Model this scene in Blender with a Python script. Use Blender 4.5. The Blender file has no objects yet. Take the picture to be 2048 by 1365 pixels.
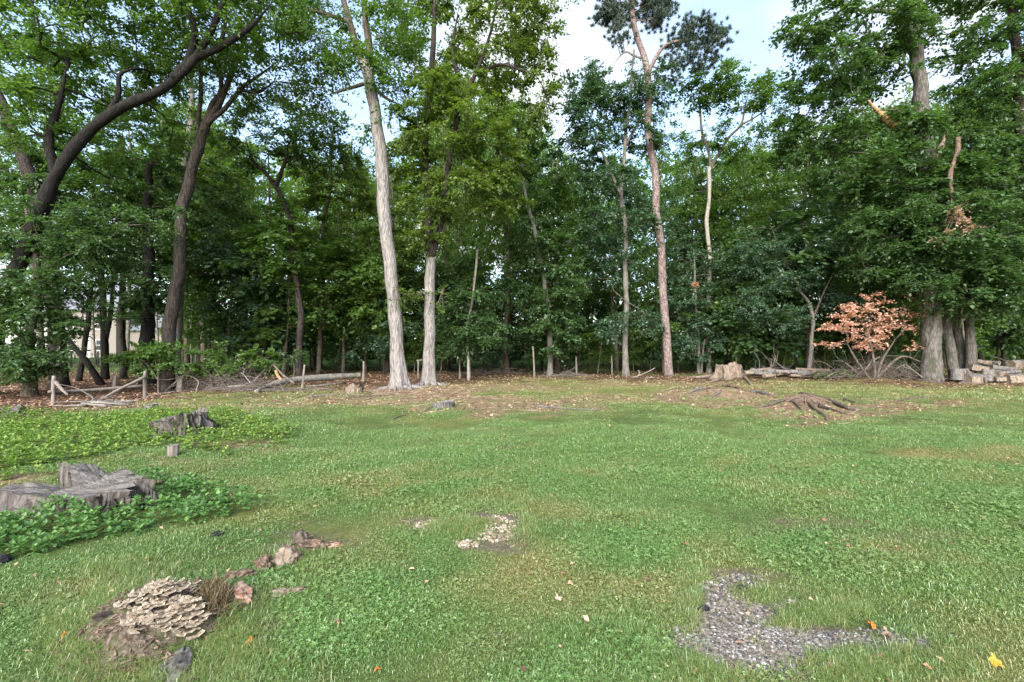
import bpy, math
import numpy as np
from mathutils import Vector

SC = bpy.context.scene
COL = SC.collection
PI = math.pi

# ------------------------------------------------------------------ camera, sky, sun, exposure
EYE = 1.70
FPX, CX, CY = 910.0, 1024.0, 690.0          # focal length / principal column / horizon row of the 2048 px wide photograph
cam_data = bpy.data.cameras.new('camera')
cam = bpy.data.objects.new('camera', cam_data); COL.objects.link(cam)
cam.location = (0, 0, EYE); cam.rotation_euler = (PI / 2, 0, 0)
cam_data.sensor_width = 36.0; cam_data.lens = 36.0 * FPX / 2048.0
cam_data.shift_y = (CY - 682.5) / 2048.0
cam_data.clip_start = 0.05; cam_data.clip_end = 3000
SC.camera = cam

SUN_EL, SUN_AZ = math.radians(32), math.radians(192)   # azimuth clockwise from +Y: behind the camera
world = bpy.data.worlds.new('World'); SC.world = world; world.use_nodes = True
wt = world.node_tree; wt.nodes.clear()
def wn(t, **k):
    n = wt.nodes.new(t)
    for a, b in k.items(): setattr(n, a, b)
    return n
w_out = wn('ShaderNodeOutputWorld'); w_bg = wn('ShaderNodeBackground')
w_sky = wn('ShaderNodeTexSky', sky_type='NISHITA', sun_disc=False, sun_elevation=SUN_EL, sun_rotation=SUN_AZ, altitude=50, air_density=1.0, dust_density=1.4, ozone_density=1.0)
w_tc = wn('ShaderNodeTexCoord'); w_sep = wn('ShaderNodeSeparateXYZ')
w_add = wn('ShaderNodeMath', operation='ADD'); w_add.inputs[1].default_value = 0.22
w_max = wn('ShaderNodeMath', operation='MAXIMUM'); w_max.inputs[1].default_value = 0.12
w_dx = wn('ShaderNodeMath', operation='DIVIDE'); w_dy = wn('ShaderNodeMath', operation='DIVIDE')
w_cmb = wn('ShaderNodeCombineXYZ')
w_ns = wn('ShaderNodeTexNoise'); w_ns.inputs['Scale'].default_value = 1.15; w_ns.inputs['Detail'].default_value = 9; w_ns.inputs['Roughness'].default_value = 0.52; w_ns.inputs['Distortion'].default_value = 0.25
w_map = wn('ShaderNodeMapping'); w_map.inputs['Location'].default_value = (3.1, 1.7, 0)
w_rmp = wn('ShaderNodeValToRGB'); w_rmp.color_ramp.elements[0].position = 0.46; w_rmp.color_ramp.elements[1].position = 0.60; w_rmp.color_ramp.elements[0].color = (.20, .20, .20, 1)
w_mix = wn('ShaderNodeMixRGB'); w_mix.inputs[2].default_value = (2.25, 2.36, 2.52, 1)
L = wt.links.new
L(w_tc.outputs['Generated'], w_sep.inputs[0]); L(w_sep.outputs['Z'], w_add.inputs[0]); L(w_add.outputs[0], w_max.inputs[0])
L(w_sep.outputs['X'], w_dx.inputs[0]); L(w_max.outputs[0], w_dx.inputs[1]); L(w_sep.outputs['Y'], w_dy.inputs[0]); L(w_max.outputs[0], w_dy.inputs[1])
L(w_dx.outputs[0], w_cmb.inputs[0]); L(w_dy.outputs[0], w_cmb.inputs[1]); L(w_cmb.outputs[0], w_map.inputs[0]); L(w_map.outputs[0], w_ns.inputs['Vector'])
L(w_ns.outputs['Fac'], w_rmp.inputs[0]); L(w_rmp.outputs['Color'], w_mix.inputs[0]); L(w_sky.outputs[0], w_mix.inputs[1])
L(w_mix.outputs[0], w_bg.inputs['Color']); w_bg.inputs['Strength'].default_value = 0.092
L(w_bg.outputs[0], w_out.inputs['Surface'])

sun_data = bpy.data.lights.new('sun', 'SUN'); sun = bpy.data.objects.new('sun', sun_data); COL.objects.link(sun)
sun_data.energy = 1.6; sun_data.angle = math.radians(45); sun_data.color = (1.0, 0.985, 0.965)
sd = Vector((math.sin(SUN_AZ) * math.cos(SUN_EL), math.cos(SUN_AZ) * math.cos(SUN_EL), math.sin(SUN_EL)))
sun.rotation_euler = sd.to_track_quat('Z', 'Y').to_euler(); sun.location = sd * 60

SC.view_settings.view_transform = 'Standard'; SC.view_settings.look = 'None'
SC.view_settings.exposure = 2.6; SC.view_settings.gamma = 1.0; SC.view_settings.use_curve_mapping = False
SC.cycles.max_bounces = 7; SC.cycles.diffuse_bounces = 4; SC.cycles.glossy_bounces = 2; SC.cycles.transmission_bounces = 4
SC.cycles.transparent_max_bounces = 4; SC.cycles.use_denoising = True

# ------------------------------------------------------------------ helpers
RNG = np.random.default_rng(11)

class Waves:                                     # smooth noise as a sum of sines
    def __init__(s, seed, n=14, lo=0.4, hi=2.2):
        r = np.random.default_rng(seed)
        s.k = r.normal(size=(n, 3)); s.k /= np.linalg.norm(s.k, axis=1)[:, None]
        s.f = np.exp(r.uniform(np.log(lo), np.log(hi), n)); s.p = r.uniform(0, 2 * PI, n); s.a = 1 / np.sqrt(n / 2)
    def __call__(s, x, y, z=0.0):
        x, y, z = np.broadcast_arrays(np.asarray(x, float), np.asarray(y, float), np.asarray(z, float))
        out = np.zeros(x.shape)
        for k, f, p in zip(s.k, s.f, s.p): out += np.sin((k[0] * x + k[1] * y + k[2] * z) * f * 2 * PI + p)
        return out * s.a

W_gnd = Waves(1, 10, .05, .35); W_fine = Waves(2, 16, .5, 3.0); W_px = Waves(3, 16, .003, .05)
W_b = Waves(4, 14, .6, 3.5); W_b2 = Waves(5, 14, 3.0, 12.0); W_lawn = Waves(6, 14, .12, 1.1)

def px_of(x, y):
    y = np.maximum(y, .3); return CX + FPX * x / y, CY + FPX * EYE / y
def gz(x, y):                                    # height of the ground
    x = np.asarray(x, float); y = np.asarray(y, float)
    z = .035 * W_gnd(x, y) * np.clip((y - 1) / 6, 0, 1) + .010 * W_lawn(x, y)
    for (mx, my, rx, ry, h) in MOUNDS:
        z = z + h * np.exp(-(((x - mx) / rx) ** 2 + ((y - my) / ry) ** 2))
    return z
def ground_at(px, py):                           # the ground point a photo pixel shows
    Y = FPX * EYE / (py - CY); X = (px - CX) / FPX * Y
    return np.array([X, Y, float(gz(X, Y))])
def at(px, py, Y):
    return np.array([(px - CX) / FPX * Y, Y, EYE - (py - CY) / FPX * Y])
def _g(px, py):
    Y = FPX * EYE / (py - CY); return (px - CX) / FPX * Y, Y
MOUNDS = [(*_g(1452, 792), 1.0, .65, .34), (*_g(1612, 808), .85, .55, .17), (*_g(340, 1235), .50, .34, .10), (*_g(1600, 757), 2.6, 1.0, .18), (*_g(1760, 765), 2.4, 1.2, .15)]

def tag(o, label=None, cat=None, group=None, kind=None):
    if label: o['label'] = label
    if cat: o['category'] = cat
    if group: o['group'] = group
    if kind: o['kind'] = kind
    return o
def empty(name, loc, label=None, cat=None, group=None):
    o = bpy.data.objects.new(name, None); COL.objects.link(o); o.location = tuple(loc); o.empty_display_size = .1
    return tag(o, label, cat, group)
def mesh(name, V, tris=None, quads=None, mats=None, mi=None, smooth=False, attrs=None):
    me = bpy.data.meshes.new(name)
    V = np.asarray(V, np.float32).reshape(-1, 3)
    T = np.zeros((0, 3), np.int32) if tris is None else np.asarray(tris, np.int32).reshape(-1, 3)
    Q = np.zeros((0, 4), np.int32) if quads is None else np.asarray(quads, np.int32).reshape(-1, 4)
    me.vertices.add(len(V)); me.vertices.foreach_set('co', V.ravel())
    idx = np.concatenate([T.ravel(), Q.ravel()]); me.loops.add(len(idx)); me.loops.foreach_set('vertex_index', idx)
    n = len(T) + len(Q); me.polygons.add(n)
    me.polygons.foreach_set('loop_start', np.concatenate([np.arange(len(T)) * 3, len(T) * 3 + np.arange(len(Q)) * 4]).astype(np.int32))
    if mi is not None: me.polygons.foreach_set('material_index', np.asarray(mi, np.int32))
    me.update(calc_edges=True)
    me.shade_smooth() if smooth else me.shade_flat()
    for m in (mats if isinstance(mats, (list, tuple)) else [mats] if mats else []): me.materials.append(m)
    for k, (ty, dom, arr) in (attrs or {}).items():
        a = me.attributes.new(k, ty, dom); a.data.foreach_set('vector' if ty == 'FLOAT_VECTOR' else 'value', np.asarray(arr, np.float32).ravel())
    return me
def add(name, me, parent=None, loc=None, **tags):
    o = bpy.data.objects.new(name, me); COL.objects.link(o)
    if parent is not None:
        o.parent = parent
    if loc is not None: o.location = tuple(loc)
    return tag(o, **tags)

class MB:                                        # collects vertices, tris and quads
    def __init__(s): s.v, s.t, s.q, s.n = [], [], [], 0
    def put(s, V, T=None, Q=None):
        V = np.asarray(V, float).reshape(-1, 3)
        if T is not None and len(T): s.t.append(np.asarray(T).reshape(-1, 3) + s.n)
        if Q is not None and len(Q): s.q.append(np.asarray(Q).reshape(-1, 4) + s.n)
        s.v.append(V); s.n += len(V); return s
    def mesh(s, name, mats, smooth=False, origin=None):
        V = np.concatenate(s.v) if s.v else np.zeros((0, 3))
        if origin is not None: V = V - np.asarray(origin)
        return mesh(name, V, np.concatenate(s.t) if s.t else None, np.concatenate(s.q) if s.q else None, mats, None, smooth)

def spline(P, n):                                # Catmull-Rom through the rows of P (any number of columns)
    P = np.asarray(P, float); m = len(P)
    if m == 2: return P[0] + np.linspace(0, 1, n)[:, None] * (P[1] - P[0])
    E = np.vstack([2 * P[0] - P[1], P, 2 * P[-1] - P[-2]])
    u = np.linspace(0, m - 1 - 1e-9, n); i = u.astype(int); f = (u - i)[:, None]
    a, b, c, d = E[i], E[i + 1], E[i + 2], E[i + 3]
    return .5 * (2 * b + (c - a) * f + (2 * a - 5 * b + 4 * c - d) * f ** 2 + (3 * b - a - 3 * c + d) * f ** 3)

def tube(mb, P, R, k=6, cap=True, wob=0.0, flare=None, seed=0):
    """a tapering tube along P; flare=(height, amount, lobes) spreads the foot into root buttresses"""
    P = np.asarray(P, float); n = len(P); R = np.broadcast_to(np.asarray(R, float), (n,)).copy()
    T = np.gradient(P, axis=0); T /= np.linalg.norm(T, axis=1)[:, None] + 1e-9
    up = np.array([1., 0, 0]) if abs(T[0][0]) < .8 else np.array([0, 1., 0])
    A = np.empty((n, 3)); u = up
    for i in range(n):
        u = u - T[i] * u.dot(T[i]); u /= np.linalg.norm(u) + 1e-9; A[i] = u
    B = np.cross(T, A)
    th = np.arange(k) / k * 2 * PI
    rr = np.repeat(R[:, None], k, 1)
    if flare:
        h, am, lob = flare; ph = seed * 1.7
        d = np.cumsum(np.r_[0, np.linalg.norm(np.diff(P, axis=0), axis=1)])[:, None]
        rr = rr * (1 + am * np.exp(-d / h) * (.55 + .45 * np.cos(lob * th + ph) + .3 * np.cos((lob + 2) * th + 2 * ph)))
    V = P[:, None, :] + rr[:, :, None] * (np.cos(th)[None, :, None] * A[:, None, :] + np.sin(th)[None, :, None] * B[:, None, :])
    if wob:
        ww = W_b(V[..., 0] + seed * 3.1, V[..., 1], V[..., 2] * .6) * wob + W_b2(V[..., 0], V[..., 1] + seed, V[..., 2] * .25) * wob * .7
        V = P[:, None, :] + (V - P[:, None, :]) * (1 + ww[..., None])
    a = (np.arange(n - 1)[:, None] * k + np.arange(k)[None, :]); b = (np.arange(n - 1)[:, None] * k + (np.arange(k)[None, :] + 1) % k)
    Q = np.stack([a, b, b + k, a + k], -1).reshape(-1, 4)
    V = V.reshape(-1, 3); tr = None
    if cap:
        V = np.vstack([V, P[0], P[-1]]); c0, c1 = n * k, n * k + 1; e = np.arange(k); f = (e + 1) % k
        tr = np.vstack([np.stack([f, e, np.full(k, c0)], 1), np.stack([(n - 1) * k + e, (n - 1) * k + f, np.full(k, c1)], 1)])
    mb.put(V, tr, Q)

# ------------------------------------------------------------------ materials
class NT:
    def __init__(s, name):
        s.m = bpy.data.materials.new(name); s.m.use_nodes = True; s.t = s.m.node_tree; s.t.nodes.clear()
        s.out = s.n('ShaderNodeOutputMaterial')
    def n(s, ty, ins=None, **k):
        x = s.t.nodes.new(ty)
        for a, b in k.items(): setattr(x, a, b)
        for a, b in (ins or {}).items():
            if isinstance(b, bpy.types.NodeSocket): s.t.links.new(b, x.inputs[a])
            else: x.inputs[a].default_value = b
        return x
    def noise(s, vec, scale, detail=4, rough=.55, dist=0.0):
        return s.n('ShaderNodeTexNoise', {'Vector': vec, 'Scale': scale, 'Detail': detail, 'Roughness': rough, 'Distortion': dist}).outputs['Fac']
    def ramp(s, fac, stops):
        r = s.n('ShaderNodeValToRGB', {0: fac}); e = r.color_ramp.elements
        while len(e) < len(stops): e.new(.5)
        for x, (p, c) in zip(e, stops):
            x.position = p; x.color = (*c, 1) if len(c) == 3 else c
        return r.outputs['Color']
    def mix(s, fac, a, b, mode='MIX'):
        return s.n('ShaderNodeMixRGB', {0: fac, 1: a if isinstance(a, bpy.types.NodeSocket) else (*a, 1), 2: b if isinstance(b, bpy.types.NodeSocket) else (*b, 1)}, blend_type=mode).outputs[0]
    def math(s, op, a, b=0.0):
        return s.n('ShaderNodeMath', {0: a, 1: b}, operation=op).outputs[0]
    def pos(s): return s.n('ShaderNodeNewGeometry').outputs['Position']
    def island(s): return s.n('ShaderNodeNewGeometry').outputs['Random Per Island']
    def scaled(s, vec, sc): return s.n('ShaderNodeMapping', {'Vector': vec, 'Scale': sc}).outputs[0]
    def attr(s, name, ty='GEOMETRY'): return s.n('ShaderNodeAttribute', attribute_name=name, attribute_type=ty).outputs['Fac']
    def surf(s, col, rough=.9, bump=None, bd=.02, bs=.6, spec=.25):
        b = s.n('ShaderNodeBsdfPrincipled', {'Roughness': rough, 'Specular IOR Level': spec})
        if isinstance(col, bpy.types.NodeSocket): s.t.links.new(col, b.inputs['Base Color'])
        else: b.inputs['Base Color'].default_value = (*col, 1)
        if bump is not None:
            bn = s.n('ShaderNodeBump', {'Height': bump, 'Distance': bd, 'Strength': bs}); s.t.links.new(bn.outputs[0], b.inputs['Normal'])
        s.t.links.new(b.outputs[0], s.out.inputs['Surface']); return s.m
    def leaf(s, col, tcol, trans=.4, gloss=.06, rough=.45):
        d = s.n('ShaderNodeBsdfDiffuse', {'Color': col}); t = s.n('ShaderNodeBsdfTranslucent', {'Color': tcol})
        m = s.n('ShaderNodeMixShader', {0: trans, 1: d.outputs[0], 2: t.outputs[0]})
        g = s.n('ShaderNodeBsdfGlossy', {'Color': (1, 1, 1, 1), 'Roughness': rough})
        m2 = s.n('ShaderNodeMixShader', {0: gloss, 1: m.outputs[0], 2: g.outputs[0]})
        s.t.links.new(m2.outputs[0], s.out.inputs['Surface']); return s.m

def leaf_mat(name, dark, mid, light, trans=.42, gloss=.05, patch=.35):
    s = NT(name); p = s.pos()
    v = s.math('ADD', s.math('MULTIPLY', s.island(), 1 - patch), s.math('MULTIPLY', s.noise(p, .55, 3), patch))
    c = s.ramp(v, [(.08, dark), (.5, mid), (.92, light)])
    t = s.mix(1.0, c, (1.35, 1.45, .55), 'MULTIPLY')
    return s.leaf(c, t, trans, gloss)
def bark_mat(name, dark, mid, light, sc=9, zst=.22, bd=.03, bs=.8, moss=None):
    s = NT(name); p = s.pos(); q = s.scaled(p, (1, 1, zst))
    a = s.noise(q, sc, 7, .62, .6); b = s.noise(p, 1.3, 3)
    vor = s.n('ShaderNodeTexVoronoi', {'Vector': q, 'Scale': sc * 1.6}, feature='DISTANCE_TO_EDGE').outputs['Distance']
    h = s.math('ADD', a, s.math('MULTIPLY', s.math('MINIMUM', vor, .25), .9))
    c = s.ramp(h, [(.36, dark), (.55, mid), (.76, light)])
    c = s.mix(s.math('MULTIPLY', b, .55), c, tuple(x * .6 for x in mid))
    if moss:
        z = s.noise(p, 2.2, 4); c = s.mix(s.ramp(z, [(.52, (0, 0, 0)), (.66, (.8, .8, .8))]), c, moss)
    return s.surf(c, .95, h, bd, bs, .15)

M = {}
M['leaf_dark'] = leaf_mat('leaf_dark', (.034, .074, .025), (.064, .128, .041), (.120, .192, .068), .48, .035)
M['leaf_blue'] = leaf_mat('leaf_bluish', (.028, .066, .034), (.054, .114, .056), (.104, .170, .092), .42, .045)
M['leaf_mid'] = leaf_mat('leaf_mid', (.042, .092, .020), (.084, .160, .034), (.150, .232, .058), .50, .03)
M['leaf_yellow'] = leaf_mat('leaf_yellowish', (.052, .096, .018), (.108, .170, .032), (.195, .245, .062), .50, .03)
M['leaf_bright'] = leaf_mat('leaf_bright', (.055, .115, .020), (.105, .190, .036), (.175, .265, .065), .52, .03)
M['leaf_thin'] = leaf_mat('leaf_thin', (.034, .072, .024), (.068, .125, .040), (.125, .188, .070), .46, .03)
M['leaf_dead'] = leaf_mat('leaf_dead', (.26, .11, .07), (.52, .28, .20), (.72, .47, .37), .30, .03)
M['leaf_pink'] = leaf_mat('leaf_dead_pink', (.36, .21, .18), (.52, .34, .30), (.66, .48, .43), .30, .03)
M['needle'] = leaf_mat('needle', (.028, .048, .036), (.052, .086, .064), (.105, .145, .105), .2, .04)
M['cover'] = leaf_mat('ground_cover_leaf', (.060, .125, .024), (.145, .250, .050), (.285, .355, .085), .34, .022, .25)
M['cover_dark'] = leaf_mat('ground_cover_leaf_dark', (.038, .105, .028), (.090, .190, .050), (.165, .275, .082), .34, .022, .25)
M['bark_pale'] = bark_mat('bark_pale', (.070, .060, .053), (.20, .178, .162), (.335, .305, .282), 10, .16, .045, 1.0)
M['bark_pine'] = bark_mat('bark_pine', (.060, .042, .038), (.165, .120, .108), (.30, .24, .22), 6, .5, .05, 1.0)
M['bark_grey'] = bark_mat('bark_grey', (.07, .063, .055), (.145, .13, .113), (.235, .215, .19), 9, .25, .02, .6, (.07, .085, .045))
M['bark_maple'] = bark_mat('bark_maple', (.040, .034, .029), (.105, .092, .080), (.19, .172, .152), 8, .22, .04, 1.0, (.055, .065, .035))
M['bark_slim'] = bark_mat('bark_slim_pale', (.16, .14, .115), (.29, .26, .21), (.42, .385, .32), 10, .4, .02, .5)
M['bark_dark'] = bark_mat('bark_dark', (.014, .012, .010), (.036, .029, .025), (.078, .062, .052), 11, .2, .03, .9)
M['bark_black'] = bark_mat('bark_black', (.008, .007, .006), (.016, .014, .012), (.032, .028, .025), 11, .2, .03, .9)
M['bark_brown'] = bark_mat('bark_brown', (.045, .034, .026), (.095, .075, .058), (.17, .14, .11), 9, .25, .03, .8)
M['twig'] = bark_mat('twig_bark', (.05, .04, .033), (.115, .092, .077), (.21, .175, .15), 14, .5, .01, .4)
M['twig_pale'] = bark_mat('twig_bark_pale', (.11, .095, .08), (.21, .185, .16), (.32, .29, .255), 14, .5, .01, .4)
M['wood_grey'] = bark_mat('weathered_wood', (.042, .036, .032), (.115, .102, .093), (.21, .192, .178), 14, .14, .015, .7)
M['wood_post'] = bark_mat('post_wood', (.085, .070, .058), (.19, .16, .135), (.30, .26, .225), 16, .12, .012, .6)
M['stump_bark'] = bark_mat('stump_bark', (.034, .028, .025), (.095, .080, .072), (.19, .168, .152), 10, .2, .04, 1.0, (.11, .12, .055))
M['stump_tan'] = bark_mat('stump_tan', (.065, .046, .033), (.175, .130, .095), (.29, .232, .182), 11, .2, .03, .9)
M['rot_wood'] = bark_mat('rotten_wood', (.05, .033, .023), (.13, .088, .062), (.25, .185, .135), 13, .8, .03, 1.0)
M['wood_smooth'] = bark_mat('smooth_weathered_wood', (.022, .020, .020), (.075, .068, .064), (.19, .178, .17), 9, .6, .03, .9)
M['orange_wood'] = bark_mat('broken_wood', (.17, .075, .03), (.38, .19, .08), (.55, .34, .18), 14, .3, .02, .8)
M['log_bark'] = bark_mat('log_bark', (.065, .056, .050), (.145, .128, .116), (.25, .228, .21), 10, .5, .03, .8)
# ------------------------------------------------------------------ zones of the ground (worked out in photo columns / rows of the flat ground)
def sig(x): return 1 / (1 + np.exp(-np.clip(x, -30, 30)))
def zones(x, y):
    x = np.asarray(x, float); y = np.asarray(y, float)
    u, v = px_of(x, y)
    nz = W_fine(x, y); nb = W_lawn(x * 1.3 + 5, y * 1.3)
    vb = np.interp(u, [0, 120, 300, 380, 600, 700, 850, 1000, 1150, 1350, 1500, 1750, 1900, 2100], [828, 826, 812, 796, 778, 782, 772, 766, 762, 762, 766, 773, 777, 777])
    dv = (v - vb) / np.maximum(1.2, (v - CY) * .055)
    lawn = sig(1.5 * dv + 1.0 * nb + .7 * nz)
    ne = W_edge(x, y); straw = np.zeros_like(u)
    for (a, b, ra, rb, s) in STRAW:
        d = ((u - a) / ra) ** 2 + ((v - b) / rb) ** 2
        straw = np.maximum(straw, s * sig(4.5 * (1 - d) + 1.8 * nz + 1.2 * nb))
    bare = np.zeros_like(u)
    for (a, b, ra, rb, s) in BARE:
        d = ((u - a) / ra) ** 2 + ((v - b) / rb) ** 2
        bare = np.maximum(bare, s * sig(3.6 * (1 - d) + 1.5 * nz + .8 * nb + 2.2 * ne))
    dry = np.clip(np.interp(v, [750, 775, 800, 850, 1000], [.85, .8, .5, .16, .03]) + .30 * np.maximum(nb - .5, -.4) + .10 * nz + .4 * straw + .35 * bare + np.interp(u, [0, 600, 1300, 1700, 2100], [0, 0, 0, .12, .2]) * (v > 900), 0, 1)
    weed = sig(3.2 * (W_lawn(x * .8 - 3, y * .8 + 9)) + .8 - 5.5 * np.clip((y - 34) / 14, -1, 0) * 0 - 1.2) * (v < 752)
    weed = np.maximum(weed, sig((y - 30) / 2.5))
    weed = np.where(v < CY + .5, 1, weed)
    return lawn, straw, bare, dry, weed
STRAW = [(815, 787, 190, 13, .95), (640, 800, 140, 12, .6), (900, 800, 220, 12, .75), (1020, 813, 190, 17, .8), (1180, 800, 130, 11, .55), (1440, 793, 140, 18, .9), (1650, 822, 120, 24, .9), (1800, 806, 120, 11, .75),
         (1000, 775, 150, 7, .6), (1350, 768, 160, 6, .6), (60, 965, 80, 17, .75), (500, 895, 90, 12, .6), (380, 925, 120, 10, .45), (430, 815, 170, 7, .55), (1500, 775, 140, 5, .4)]
BARE = [(595, 1090, 105, 34, .6), (640, 1120, 60, 18, .5), (470, 1250, 70, 55, .7), (340, 1250, 150, 95, .8), (1640, 1050, 105, 16, .75), (1880, 1072, 100, 14, .5), (1720, 1075, 60, 8, .4), (1010, 900, 45, 6, .6),
        (985, 1055, 54, 30, 1.0), (855, 1052, 38, 14, .95), (935, 1082, 26, 10, .9), (1475, 1225, 88, 62, 1.0), (1490, 1290, 110, 55, 1.0), (1560, 1318, 100, 42, 1.0), (1715, 1290, 135, 32, 1.0), (1610, 1290, 100, 30, 1.0), (520, 1185, 60, 14, .5)]
GRAVEL = [(985, 1055, 42, 22, 1), (858, 1052, 28, 9, 1), (935, 1084, 22, 7, 1), (1460, 1225, 85, 62, 0), (1500, 1295, 115, 58, 0), (1710, 1288, 105, 22, 0), (1580, 1345, 50, 22, 0)]

W_edge = Waves(8, 22, 1.6, 9.0)
# ------------------------------------------------------------------ the ground sheet
def axis(dense, far_):
    return np.concatenate([dense, far_])
gx = np.concatenate([-np.geomspace(400, 34, 14)[:-1], np.linspace(-34, 34, 227), np.geomspace(34, 400, 14)[1:]])
gy = np.concatenate([-np.geomspace(200, 2, 9)[:-1], np.linspace(-2, 1.6, 8)[:-1], np.geomspace(1.6, 32, 190), np.geomspace(32, 600, 26)[1:]])
GX, GY = np.meshgrid(gx, gy); nx_, ny_ = len(gx), len(gy)
GZ = gz(GX, GY)
iq = (np.arange(ny_ - 1)[:, None] * nx_ + np.arange(nx_ - 1)[None, :])
gq = np.stack([iq, iq + 1, iq + 1 + nx_, iq + nx_], -1).reshape(-1, 4)
zl, zs, zb, zd, zw = zones(GX.ravel(), GY.ravel())
zl = np.where(GY.ravel() < 1.7, 1, zl)

s = NT('ground_soil_and_turf'); p = s.pos()
n1 = s.noise(p, 2.2, 5); n2 = s.noise(p, 16, 6, .7); n3 = s.noise(p, 60, 4, .7); n4 = s.noise(s.scaled(p, (1, 1, 1)), 5.5, 6, .65, 1.0)
turf = s.ramp(s.math('ADD', s.math('MULTIPLY', n1, .5), s.math('MULTIPLY', n2, .5)), [(.30, (.050, .080, .020)), (.5, (.095, .150, .036)), (.72, (.150, .210, .056))])
turf = s.mix(s.ramp(n3, [(.44, (.75, .75, .75)), (.62, (0, 0, 0))]), turf, (.045, .050, .022))
dryc = s.ramp(n2, [(.3, (.105, .110, .030)), (.55, (.190, .180, .055)), (.75, (.290, .235, .10))])
strw = s.ramp(s.math('ADD', s.math('MULTIPLY', n4, .5), s.math('MULTIPLY', n3, .5)), [(.34, (.075, .048, .032)), (.5, (.20, .132, .09)), (.68, (.34, .25, .18))])
litt = s.ramp(s.math('ADD', s.math('MULTIPLY', n2, .6), s.math('MULTIPLY', n3, .4)), [(.34, (.022, .014, .010)), (.5, (.085, .048, .030)), (.66, (.22, .125, .080))])
barec = s.ramp(s.math('ADD', s.math('MULTIPLY', n2, .5), s.math('MULTIPLY', n3, .5)), [(.3, (.045, .034, .026)), (.5, (.125, .098, .078)), (.7, (.23, .19, .16))])
weedc = s.ramp(n2, [(.3, (.022, .046, .013)), (.55, (.058, .110, .025)), (.75, (.10, .165, .038))])
base = s.mix(s.attr('weed'), litt, weedc)
tc = s.mix(s.math('MULTIPLY', s.attr('dry'), s.ramp(n1, [(.3, (.55, .55, .55)), (.7, (1, 1, 1))])), turf, dryc)
base = s.mix(s.attr('lawn'), base, tc)
base = s.mix(s.attr('straw'), base, strw)
base = s.mix(s.attr('bare'), base, barec)
M['ground'] = s.surf(base, .95, s.math('ADD', s.math('MULTIPLY', n2, .7), s.math('MULTIPLY', n3, .5)), .05, .8, .1)
ground = add('ground', mesh('ground', np.stack([GX.ravel(), GY.ravel(), GZ.ravel()], 1), None, gq, M['ground'], None, True,
    {'lawn': ('FLOAT', 'POINT', zl), 'straw': ('FLOAT', 'POINT', zs), 'bare': ('FLOAT', 'POINT', zb), 'dry': ('FLOAT', 'POINT', zd), 'weed': ('FLOAT', 'POINT', zw)}), kind='structure')

# ------------------------------------------------------------------ grass and clover (geometry nodes scatter small tufts over points)
def blade_mat(name, stops, dry):
    s = NT(name); r = s.n('ShaderNodeObjectInfo').outputs['Random']; p = s.pos()
    v = s.math('ADD', s.math('ADD', s.math('MULTIPLY', s.island(), .42), s.math('MULTIPLY', r, .18)), s.math('MULTIPLY', s.noise(p, .9, 5, .62), .40))
    c = s.ramp(v, stops)
    c = s.mix(s.attr('dry', 'INSTANCER'), c, s.ramp(s.island(), dry))
    return s.leaf(c, s.mix(1.0, c, (1.2, 1.3, .6), 'MULTIPLY'), .30, .055, .42)
DRY = [(.1, (.15, .145, .040)), (.5, (.28, .235, .075)), (.9, (.42, .335, .165))]
M['grass'] = blade_mat('grass_blade', [(.12, (.078, .138, .032)), (.5, (.136, .236, .054)), (.88, (.222, .325, .095))], DRY)
M['clover'] = blade_mat('clover_leaf', [(.12, (.070, .136, .032)), (.5, (.122, .230, .054)), (.88, (.196, .310, .092))], DRY)

PROTO = {}
def proto(name, me):
    return bpy.data.objects.new(name, me)
def tuft(seed, nb, r, h, w, lean):
    g = np.random.default_rng(seed); mb = MB()
    for i in range(nb):
        a = g.uniform(0, 2 * PI); d = r * math.sqrt(g.uniform()); b = np.array([math.cos(a) * d, math.sin(a) * d, -.004])
        ya = g.uniform(0, 2 * PI); ln = np.array([math.cos(ya), math.sin(ya), 0]) * g.uniform(.2, 1) * lean; hh = h * g.uniform(.5, 1.15)
        sd = np.array([-math.sin(ya + g.normal() * .6), math.cos(ya), 0]) * w * g.uniform(.6, 1.2)
        m = b + ln * hh * .45 + [0, 0, hh * .62]; t = b + ln * hh * 1.1 + [0, 0, hh * (1 - .35 * lean)]
        mb.put([b - sd * .7, b + sd * .7, m + sd * .5, m - sd * .5, t], [[3, 2, 4]], [[0, 1, 2, 3]])
    return mb
def clover(seed, nl, r, h, sz):
    g = np.random.default_rng(seed); mb = MB()
    for i in range(nl):
        a = g.uniform(0, 2 * PI); d = r * math.sqrt(g.uniform()); c = np.array([math.cos(a) * d, math.sin(a) * d, h * g.uniform(.25, 1)])
        n = np.array([g.normal() * .32, g.normal() * .32, 1]); n /= np.linalg.norm(n)
        a0 = g.uniform(0, 2 * PI)
        for q in range(3 if sz < .03 else 1):
            al = a0 + q * 2.1; ax = np.array([math.cos(al), math.sin(al), 0]); ax -= n * ax.dot(n); ax /= np.linalg.norm(ax); sd = np.cross(n, ax)
            S = sz * g.uniform(.7, 1.2)
            mb.put([c, c + ax * S * .55 + sd * S * .42 + n * S * .1, c + ax * S, c + ax * S * .55 - sd * S * .42 + n * S * .1], [[0, 2, 1], [0, 3, 2]])
    return mb
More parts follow.
